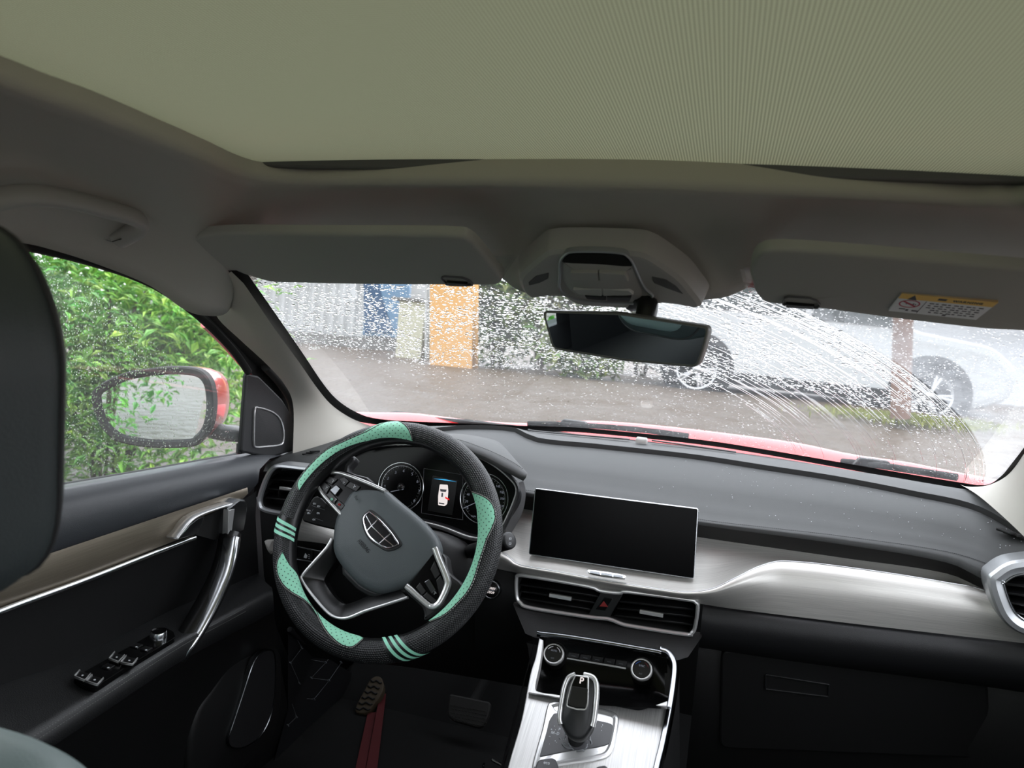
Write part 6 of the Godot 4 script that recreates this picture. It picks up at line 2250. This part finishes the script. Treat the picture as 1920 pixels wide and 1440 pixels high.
	for k in 2:
		s = begin()
		slab(s, round_poly(loc(of, [[1069, 510, 1121, 510, 1123, 525, 1070, 523], [1123, 510, 1173, 513, 1179, 528, 1125, 525]][k], 0.018), 0.002), 0.012, 0.0195, 0.001)
		put("lamp_button", s, M.grey_plastic, oc)
		s = begin()
		slab(s, round_poly(loc(of, [[1073, 543, 1128, 541, 1129, 555, 1086, 553], [1130, 541, 1180, 545, 1189, 553, 1131, 555]][k], 0.018), 0.002), 0.012, 0.0185, 0.001)
		put("lamp_lens", s, M.lamp_lens, oc)
		s = begin()
		slab(s, round_poly(loc(of, [[1096, 556, 1135, 557, 1136, 565, 1100, 562], [1137, 557, 1184, 558, 1180, 567, 1138, 566]][k], 0.018), 0.001), 0.010, 0.0175, 0.001)
		put("lamp_button", s, M.smooth_black, oc)
		s = begin()
		slab(s, round_poly(loc(of, [[991, 529, 1005, 517, 1029, 511, 1028, 522, 1012, 530, 992, 535], [1222, 518, 1248, 523, 1268, 536, 1281, 551, 1250, 540, 1226, 530]][k], 0.0105), 0.002), 0.006, 0.0112, 0.0006)
		put("speaker_grille", s, M.mesh_grey, oc)
	# interior mirror
	var yaw := -17.0
	var rf := frame(at_f(1175, 634, 0.93), -10.0, yaw)
	var rm := thing("rear_view_mirror", "interior mirror on a black stem reflecting the driver's seat", "mirror", rf)
	s = begin()
	op = round_poly(loc(rf, [1016, 582, 1160, 586, 1331, 612, 1322, 650, 1308, 690, 1170, 677, 1036, 655]), 0.009, 6)
	shell(s, op, [Vector2(0.02, -0.028), Vector2(0.006, -0.022), Vector2(0, -0.012), Vector2(0, -0.001), Vector2(0.001, 0.001), Vector2(0.0028, 0.0012), Vector2(0.0032, 0.0)], false)
	capped(s, inset(ccw(op), 0.02), -0.028)
	put("housing", s, M.mirror_case, rm)
	s = begin()
	capped(s, inset(ccw(op), 0.0030), 0.0003)
	put("mirror_glass", s, M.mirror_glass, rm)
	s = begin()
	var m0 := rf * Vector3(0.012, 0.02, -0.025)
	tube(s, cr3(PackedVector3Array([m0, m0 + Vector3(0.0, 0.025, -0.012), at_f(1185, 565, 0.985)]), 4), 0.0135, false, 12, Vector3.RIGHT)
	put("stem", s, M.smooth_black, rm, true)
func clip(v: Node3D, vf: Transform3D, a: Array, b: Array):
	var s := begin()
	band(s, round_poly(loc(vf, a, 0.003), 0.002), 0.0012, -0.002, 0.0042, 0.0003)
	put("clip_rim", s, M.grey_dark, v)
	s = begin()
	slab(s, loc(vf, b, 0.003), -0.002, 0.0046, 0.0006)
	put("clip", s, M.smooth_black, v)

# ------------------------------------------------------------------ seats
func seats():
	for k in 1:
		var x: float = [-0.37, 0.37][k]
		var back: float = [0.0, 0.35][k]
		var st := thing(["driver_seat", "passenger_seat"][k], ["dark leather driver's seat close to the lens at the left edge", "dark leather passenger seat behind the lens"][k], "car seat", Transform3D(Basis(), Vector3(x, 0.42, -0.45 + back)))
		var hf := Transform3D(Basis(Vector3.RIGHT, deg_to_rad(9)) * Basis(Vector3.UP, PI), Vector3(x, 1.283, -0.372 + back))
		var s := begin()
		pillow(s, round_poly(PackedVector2Array([Vector2(-0.115, -0.125), Vector2(0.115, -0.125), Vector2(0.14, 0.06), Vector2(0.11, 0.125), Vector2(-0.11, 0.125), Vector2(-0.14, 0.06)]), 0.07, 8), -0.07, 0.03, 0.012, 0.045, 6)
		put("headrest", s, M.seat_leather, st).transform = st.transform.affine_inverse() * hf
		s = begin()
		var seam := PackedVector3Array()
		for q in inset(ccw(round_poly(PackedVector2Array([Vector2(-0.115, -0.125), Vector2(0.115, -0.125), Vector2(0.14, 0.06), Vector2(0.11, 0.125), Vector2(-0.11, 0.125), Vector2(-0.14, 0.06)]), 0.07, 8)), 0.004):
			seam.append(Vector3(q.x, q.y, 0.004))
		tube(s, seam, 0.0022, true, 6, Vector3.BACK)
		put("headrest_seam", s, M.dark_thread, st).transform = st.transform.affine_inverse() * hf
		s = begin()
		pillow(s, round_poly(PackedVector2Array([Vector2(-0.09, -0.105), Vector2(0.09, -0.105), Vector2(0.11, 0.05), Vector2(0.085, 0.10), Vector2(-0.085, 0.10), Vector2(-0.11, 0.05)]), 0.05, 8), 0.0, 0.038, 0.012, 0.02, 6)
		put("headrest_lit_front", s, M.seat_leather_lit, st).transform = st.transform.affine_inverse() * hf  # headrest front added in the paler leather to look lit
		var bf := Transform3D(Basis(Vector3.RIGHT, deg_to_rad(14)) * Basis(Vector3.UP, PI), Vector3(x, 0.745, -0.46 + back))
		s = begin()
		pillow(s, round_poly(PackedVector2Array([Vector2(-0.26, -0.32), Vector2(0.26, -0.32), Vector2(0.25, 0.0), Vector2(0.19, 0.25), Vector2(0.12, 0.325), Vector2(-0.12, 0.325), Vector2(-0.19, 0.25), Vector2(-0.25, 0.0)]), 0.09, 8), -0.11, 0.04, 0.0, 0.06, 6)
		put("seat_back", s, M.seat_leather_lit, st).transform = st.transform.affine_inverse() * bf
		for side in [-1.0, 1.0]:
			s = begin()
			var pth := PackedVector3Array()
			for q in [[0.10, 0.20, 0.0], [0.145, 0.12, 0.03], [0.175, 0.0, 0.045], [0.22, -0.12, 0.062], [0.21, -0.28, 0.045]]:
				pth.append(Vector3(q[0] * side, q[1], q[2]))
			tube(s, cr3(pth, 5), 0.045, false, 14, Vector3.RIGHT, 0.8, PackedFloat32Array())
			put("bolster", s, M.seat_leather_lit, st).transform = st.transform.affine_inverse() * bf
			s = begin()
			pth = PackedVector3Array()
			for q in [[0.065, 0.27, 0.040], [0.105, 0.18, 0.056], [0.145, 0.05, 0.066], [0.175, -0.12, 0.066]]:
				pth.append(Vector3(q[0] * side, q[1], q[2]))
			tube(s, cr3(pth, 5), 0.002, false, 5, Vector3.RIGHT)
			put("piping", s, M.thread, st).transform = st.transform.affine_inverse() * bf
		s = begin()
		var cf := Transform3D(Basis(Vector3.RIGHT, deg_to_rad(-84)), Vector3(x, 0.60, -0.40 + back))
		pillow(s, round_poly(rect(0.52, 0.5), 0.08, 6), -0.14, 0.03, 0.01, 0.06, 5)
		put("seat_cushion", s, M.seat_leather, st).transform = st.transform.affine_inverse() * cf
	var rb := thing("rear_bench", "dark leather rear bench behind the lens", "car seat", Transform3D(Basis(), Vector3(0, 0.42, 1.1)))
	var s := begin()
	pillow(s, round_poly(rect(1.3, 0.66), 0.1, 6), -0.1, 0.05, 0.01, 0.06, 5)
	put("bench_back", s, M.seat_leather, rb).transform = rb.transform.affine_inverse() * Transform3D(Basis(Vector3.RIGHT, deg_to_rad(15)) * Basis(Vector3.UP, PI), Vector3(0, 0.88, 1.28))
	s = begin()
	pillow(s, round_poly(rect(1.3, 0.5), 0.1, 6), -0.15, 0.03, 0.01, 0.06, 5)
	put("bench_cushion", s, M.seat_leather, rb).transform = rb.transform.affine_inverse() * Transform3D(Basis(Vector3.RIGHT, deg_to_rad(-84)), Vector3(0, 0.60, 0.95))

# ------------------------------------------------------------------ footwell
func footwell():
	# quilted mat turned up at the kick panel, flat mat with red bands
	var mt := thing("floor_mat", "black floor mat with two dark red bands in the driver's footwell", "floor mat", Transform3D(Basis(), Vector3(-0.42, 0.43, -1.5)))
	var s := begin()
	loft(s, [PackedVector3Array([Vector3(-0.68, 0.445, -1.2), Vector3(-0.14, 0.445, -1.2)]), PackedVector3Array([Vector3(-0.68, 0.445, -1.62), Vector3(-0.14, 0.445, -1.62)]), PackedVector3Array([Vector3(-0.68, 0.58, -1.84), Vector3(-0.14, 0.58, -1.84)])], 4294967295)
	put("mat_pile", s, M.carpet, mt, true)
	for q in [[[690, 1335, 705, 1335, 683, 1452, 664, 1452]], [[712, 1302, 724, 1300, 706, 1452, 684, 1452]]]:
		s = begin()
		var p := PackedVector3Array()
		var px: Array = q[0]
		for i in 4:
			var a := at_y(px[2 * i], px[2 * i + 1], 0.449)
			if a.z < -1.62:
				a = hit(px[2 * i], px[2 * i + 1], Vector3(0, 0.449, -1.62), Vector3(0, 0.22, 0.135).normalized())
			p.append(a)
		loft(s, [PackedVector3Array([p[0], p[1]]), PackedVector3Array([p[3], p[2]])])
		put("red_band", s, M.red_band, mt, true)
	var ql := thing("quilted_mat", "black quilted mat with pale diamond stitching along the door side of the footwell", "floor mat", Transform3D(Basis(), Vector3(-0.66, 0.55, -1.5)))
	s = begin()
	loft(s, [even3(cr3(path_x([540, 1180, 600, 1225, 660, 1262], -0.665), 4), 8), even3(cr3(path_x([540, 1330, 590, 1340, 640, 1345], -0.665), 4), 8), even3(cr3(path_x([500, 1480, 560, 1480, 600, 1480], -0.655), 4), 8)])
	put("quilted_face", s, M.soft_black, ql, true)
	s = begin()
	for q in [[553, 1190, 566, 1215], [566, 1215, 545, 1243], [545, 1243, 562, 1281], [583, 1237, 611, 1242], [611, 1242, 630, 1220], [611, 1242, 584, 1271], [584, 1271, 617, 1276], [617, 1276, 640, 1242], [617, 1276, 589, 1311], [576, 1310, 589, 1311], [548, 1320, 556, 1344], [556, 1344, 540, 1360]]:
		tube(s, PackedVector3Array([at_x(q[0], q[1], -0.660), at_x(q[2], q[3], -0.660)]), 0.0005, false, 4)
		tube(s, PackedVector3Array([at_x(q[2] - 1.5, q[3] - 1.5, -0.659), at_x(q[2] + 1.5, q[3] + 1.5, -0.659)]), 0.0015, false, 4)
	put("diamond_stitching", s, M.faint_legend, ql, true).set_meta("kind", "stuff")
	s = begin()
	tube(s, cr3(path_x([543, 1180, 575, 1205, 600, 1216, 626, 1218], -0.655), 5), 0.006, false, 6)
	put("edge_binding", s, M.soft_black, ql, true)
	# rest for the left foot
	var ff := frame(at_f(693, 1305, 1.60), 55.0)
	var fr := thing("foot_rest", "brown ribbed foot rest in the dark driver's footwell", "foot rest", ff)
	s = begin()
	var fp := cr2(loc(ff, [666, 1334, 670, 1318, 684, 1292, 694, 1274, 706, 1267, 716, 1272, 719, 1290, 712, 1306, 700, 1322, 690, 1334, 680, 1338]), 3)
	slab(s, fp, -0.02, 0.0, 0.003)
	put("rest_pad", s, M.rest_brown, fr)
	for i in 6:
		s = begin()
		var pth := PackedVector3Array()
		for k in 9:
			var t := k / 8.0
			var q := loc1(ff, lerpf(668 + i * 5.5, 694 + i * 4.4, t), lerpf(1328 - i * 10.5, 1329 - i * 10.0, t) + [0.0, 2.0, 3.0, 1.0, -1.0, 0.0, 2.0, 3.0, 1.0][k])
			pth.append(Vector3(q.x, q.y, 0.001))
		tube(s, pth, 0.0022, false, 5, Vector3.BACK)
		put("rubber_rib", s, M.rubber, fr)
	# brake pedal
	var bf := frame(at_f(880, 1328, 1.58), 42.0)
	var bp := thing("brake_pedal", "wide dark brake pedal with a dimpled rubber pad", "pedal", bf)
	s = begin()
	slab(s, round_poly(loc(bf, [842, 1300, 920, 1316, 917, 1340, 906, 1362, 895, 1364, 848, 1350, 838, 1340]), 0.008), -0.012, 0.0, 0.004)
	put("pedal_pad", s, M.pedal_rubber, bp)
	s = begin()
	for j in 5:
		for i in 11:
			var q := loc1(bf, 846 + i * 6.2 + (j % 2) * 3, 1322 + j * 7.0 + i * 1.15)
			brick(s, Vector3(0.004, 0.0016, 0.002), flat_at(q, 0.0005, -12), 0.0004)
	put("tread", s, M.pedal_rubber, bp)
	s = begin()
	tube(s, PackedVector3Array([bf * Vector3(0, 0.01, -0.012), bf * Vector3(0.01, 0.16, -0.10), Vector3(-0.28, 0.85, -1.85)]), 0.012, false, 8, Vector3.RIGHT)
	put("pedal_arm", s, M.void_black, bp, true)
	# small cable clips by the console, faint in the dark
	var kb := thing("steel_bracket", "small shiny bracket on the floor beside the console at the bottom edge", "bracket", Transform3D(Basis(), at_f(928, 1432, 1.35)))
	s = begin()
	tube(s, cr3(px3([922, 1424, 1.34, 930, 1429, 1.34, 940, 1434, 1.34]), 4), 0.003, false, 6)
	tube(s, cr3(px3([908, 1446, 1.34, 906, 1435, 1.34, 909, 1430, 1.34]), 4), 0.002, false, 6)
	put("bent_rod", s, M.dark_chrome, kb, true)

# ------------------------------------------------------------------ water on the glass
func sweep_of(x: float, w: float) -> Array:     # inside the passenger wiper's arc?, distance from its outer and inner edge
	var r := Vector2(x + 0.449, w + 0.131).length()
	var r2 := Vector2(x + 0.613, w + 0.236).length()
	return [1.1013 - r, r2 - 0.9956]
func drops(n: int, lay: Callable, called: String, parent: Node3D):
	# a shallow cap with a flat foot
	var st := begin()
	var prof := PackedVector2Array()
	for k in 6:
		var a := deg_to_rad(38.0) * k / 5.0
		prof.append(Vector2(sin(a), cos(a) - cos(deg_to_rad(38.0))) / sin(deg_to_rad(38.0)))
	prof.append(Vector2(0.0, 0.0))
	prof.reverse()
	lathe(st, prof, 10, Transform3D(), 1)
	st.generate_normals()
	st.set_material(M.droplet)
	var mesh := st.commit()
	var mm := MultiMesh.new()
	mm.transform_format = MultiMesh.TRANSFORM_3D
	mm.mesh = mesh
	var list := []
	while list.size() < n:
		var t = lay.call()
		if t != null:
			list.append(t)
	mm.instance_count = n
	for i in n:
		mm.set_instance_transform(i, list[i])
	var o := MultiMeshInstance3D.new()
	o.name = called
	o.multimesh = mm
	o.set_meta("kind", "stuff")
	parent.add_child(o, true)
	o.transform = parent.global_transform.affine_inverse()
func rain():
	var win := get_node("window_1")
	var patch := FastNoiseLite.new()
	patch.seed = 11
	patch.frequency = 9.0
	var lay := func():
		var x := rng.randf_range(-0.68, 0.68)
		var v := rng.randf_range(0.0, 0.965)
		var w := v * 0.8
		if absf(x) > screen_half(v) - 0.01: return null
		var a := sweep_of(x, w)
		var r := 0.0008 + 0.0016 * pow(rng.randf(), 2.4)
		if a[0] < 0.0:
			r *= 0.5
		elif x > 0.1 and w < 0.42 and a[1] > 0.0 and Vector2(x + 0.261, w - 0.009).length() < 0.728 and rng.randf() < 0.95:
			return null
		if w < 0.38:
			if rng.randf() < 0.72: return null
			r *= 0.7
		if patch.get_noise_2d(x, w) < rng.randf_range(-0.6, 0.1): return null
		if x < -0.35 and w < 0.45 and rng.randf() < smoothstep(-0.35, -0.6, x): return null
		var n := screen_n(x, v)
		if n.y < 0: n = -n
		var t := (screen_at(x, v + 0.01) - screen_at(x, v)).normalized()
		var s := t.cross(n)
		var e := rng.randf_range(0.9, 1.5)
		return Transform3D(Basis(s * r * rng.randf_range(0.9, 1.7), t * r * e, n * r * rng.randf_range(0.6, 1.1)), screen_at(x, v) + n * 0.0003)
	drops(20000, lay, "raindrops", win)
	# long streaks left by the wiper
	var s := begin()
	for k in 90:
		var r := 1.10 - 0.34 * pow(rng.randf(), 1.3) if k > 2 else 1.098 - 0.012 * k
		var a0 := rng.randf_range(0.12, 0.7) if k > 2 else 0.2
		var a1 := a0 + rng.randf_range(0.1, 0.55) if k > 2 else 1.2
		var p := PackedVector3Array()
		var sc := PackedFloat32Array()
		for i in 24:
			var a := lerpf(a0, a1, i / 23.0)
			var x := -0.449 + r * cos(a)
			var v := (-0.131 + r * sin(a)) / 0.8
			if v < 0.02 or v > 0.97 or absf(x) > 0.66: continue
			p.append(screen_at(x, v) + screen_n(x, v) * signf(screen_n(x, v).y) * 0.0008)
			sc.append(rng.randf_range(0.6, 1.3))
		if p.size() > 3:
			tube(s, p, 0.0004 if k > 2 else 0.0009, false, 6, Vector3.UP, 1.0, sc)
	put("wiper_streaks", s, M.droplet, win, true).set_meta("kind", "stuff")
	# mist and fine wet film: whiter outside the swept area
	var im := Image.create(768, 512, false, Image.FORMAT_RGBA8)
	var nz := FastNoiseLite.new()
	nz.frequency = 0.02
	nz.fractal_octaves = 4
	var fine := FastNoiseLite.new()
	fine.frequency = 0.35
	for j in 512:
		for i in 768:
			var w := (-0.03 + 1.06 * (1.0 - j / 511.0)) * 0.8
			var x := (-1.0 + 2.0 * i / 767.0) * screen_half(w / 0.8)
			var a := sweep_of(x, w)
			var g := 0.07 + 0.05 * nz.get_noise_2d(i, j)
			if a[0] < 0.0:
				g = 0.36 + 0.14 * nz.get_noise_2d(i * 2, j * 2)
			elif x > 0.05 and a[1] > 0:
				g += 0.07 * smoothstep(0.35, 0.7, w) * (0.6 + 0.8 * nz.get_noise_2d(a[0] * 900.0, atan2(w + 0.131, x + 0.449) * 40.0))
			g += 0.10 * smoothstep(-0.50, -0.62, x) + 0.05 * fine.get_noise_2d(i, j)
			im.set_pixel(i, j, Color(0.93, 0.94, 0.95, clampf(g, 0.02, 0.9)))
	var m := mat("wet_film", Color(1, 1, 1), 0.6)
	m.albedo_texture = ImageTexture.create_from_image(im)
	m.transparency = BaseMaterial3D.TRANSPARENCY_ALPHA
	m.texture_repeat = false
	m.backlight_enabled = true
	m.backlight = Color(1, 1, 1)
	s = begin()
	var rows := []
	for j in 13:
		var r := PackedVector3Array()
		for i in 41:
			var v := -0.03 + 1.06 * (1.0 - j / 12.0)
			var x := (-1.0 + i / 20.0) * screen_half(v)
			r.append(screen_at(x, v) + Vector3(0, 0.003, -0.001))
		rows.append(r)
	loft(s, rows, 0, Vector2.ONE)
	put("wet_film", s, M.wet_film, win, true)
	# driver's window
	var side := get_node("window_2")
	var lay2 := func():
		var p := at_x(rng.randf_range(20, 470), rng.randf_range(450, 910), -0.7155)
		var q := Vector2.ZERO
		if p.y < 1.11 or p.z < -1.29 - 0.3 * (1.25 - p.y): return null
		var top := 1.44 - 0.85 * pow(maxf(0.0, -p.z - 0.70), 1.55)
		if p.y > top - 0.01: return null
		var r := (0.0005 + 0.0009 * pow(rng.randf(), 2.0)) * (1.0 if p.y > 1.25 else 0.75)
		return Transform3D(Basis(Vector3(0, 0, -1) * r * rng.randf_range(0.8, 1.3), Vector3.UP * r * rng.randf_range(0.9, 1.6), Vector3.LEFT * r), p)
	drops(5500, lay2, "raindrops", side)
	var gm := mat("side_film", Color(0.93, 0.95, 0.94, 0.05), 0.6)
	gm.transparency = BaseMaterial3D.TRANSPARENCY_ALPHA
	gm.backlight_enabled = true
	gm.backlight = Color(1, 1, 1)
	s = begin()
	capped(s, ccw(loc(side.transform, [-170, 430, 27, 452, 167, 485, 283, 527, 367, 584, 433, 648, 468, 698, 447, 856, 280, 885, 105, 915, -170, 960], 0.002)), 0.002)
	put("wet_film", s, gm, side)
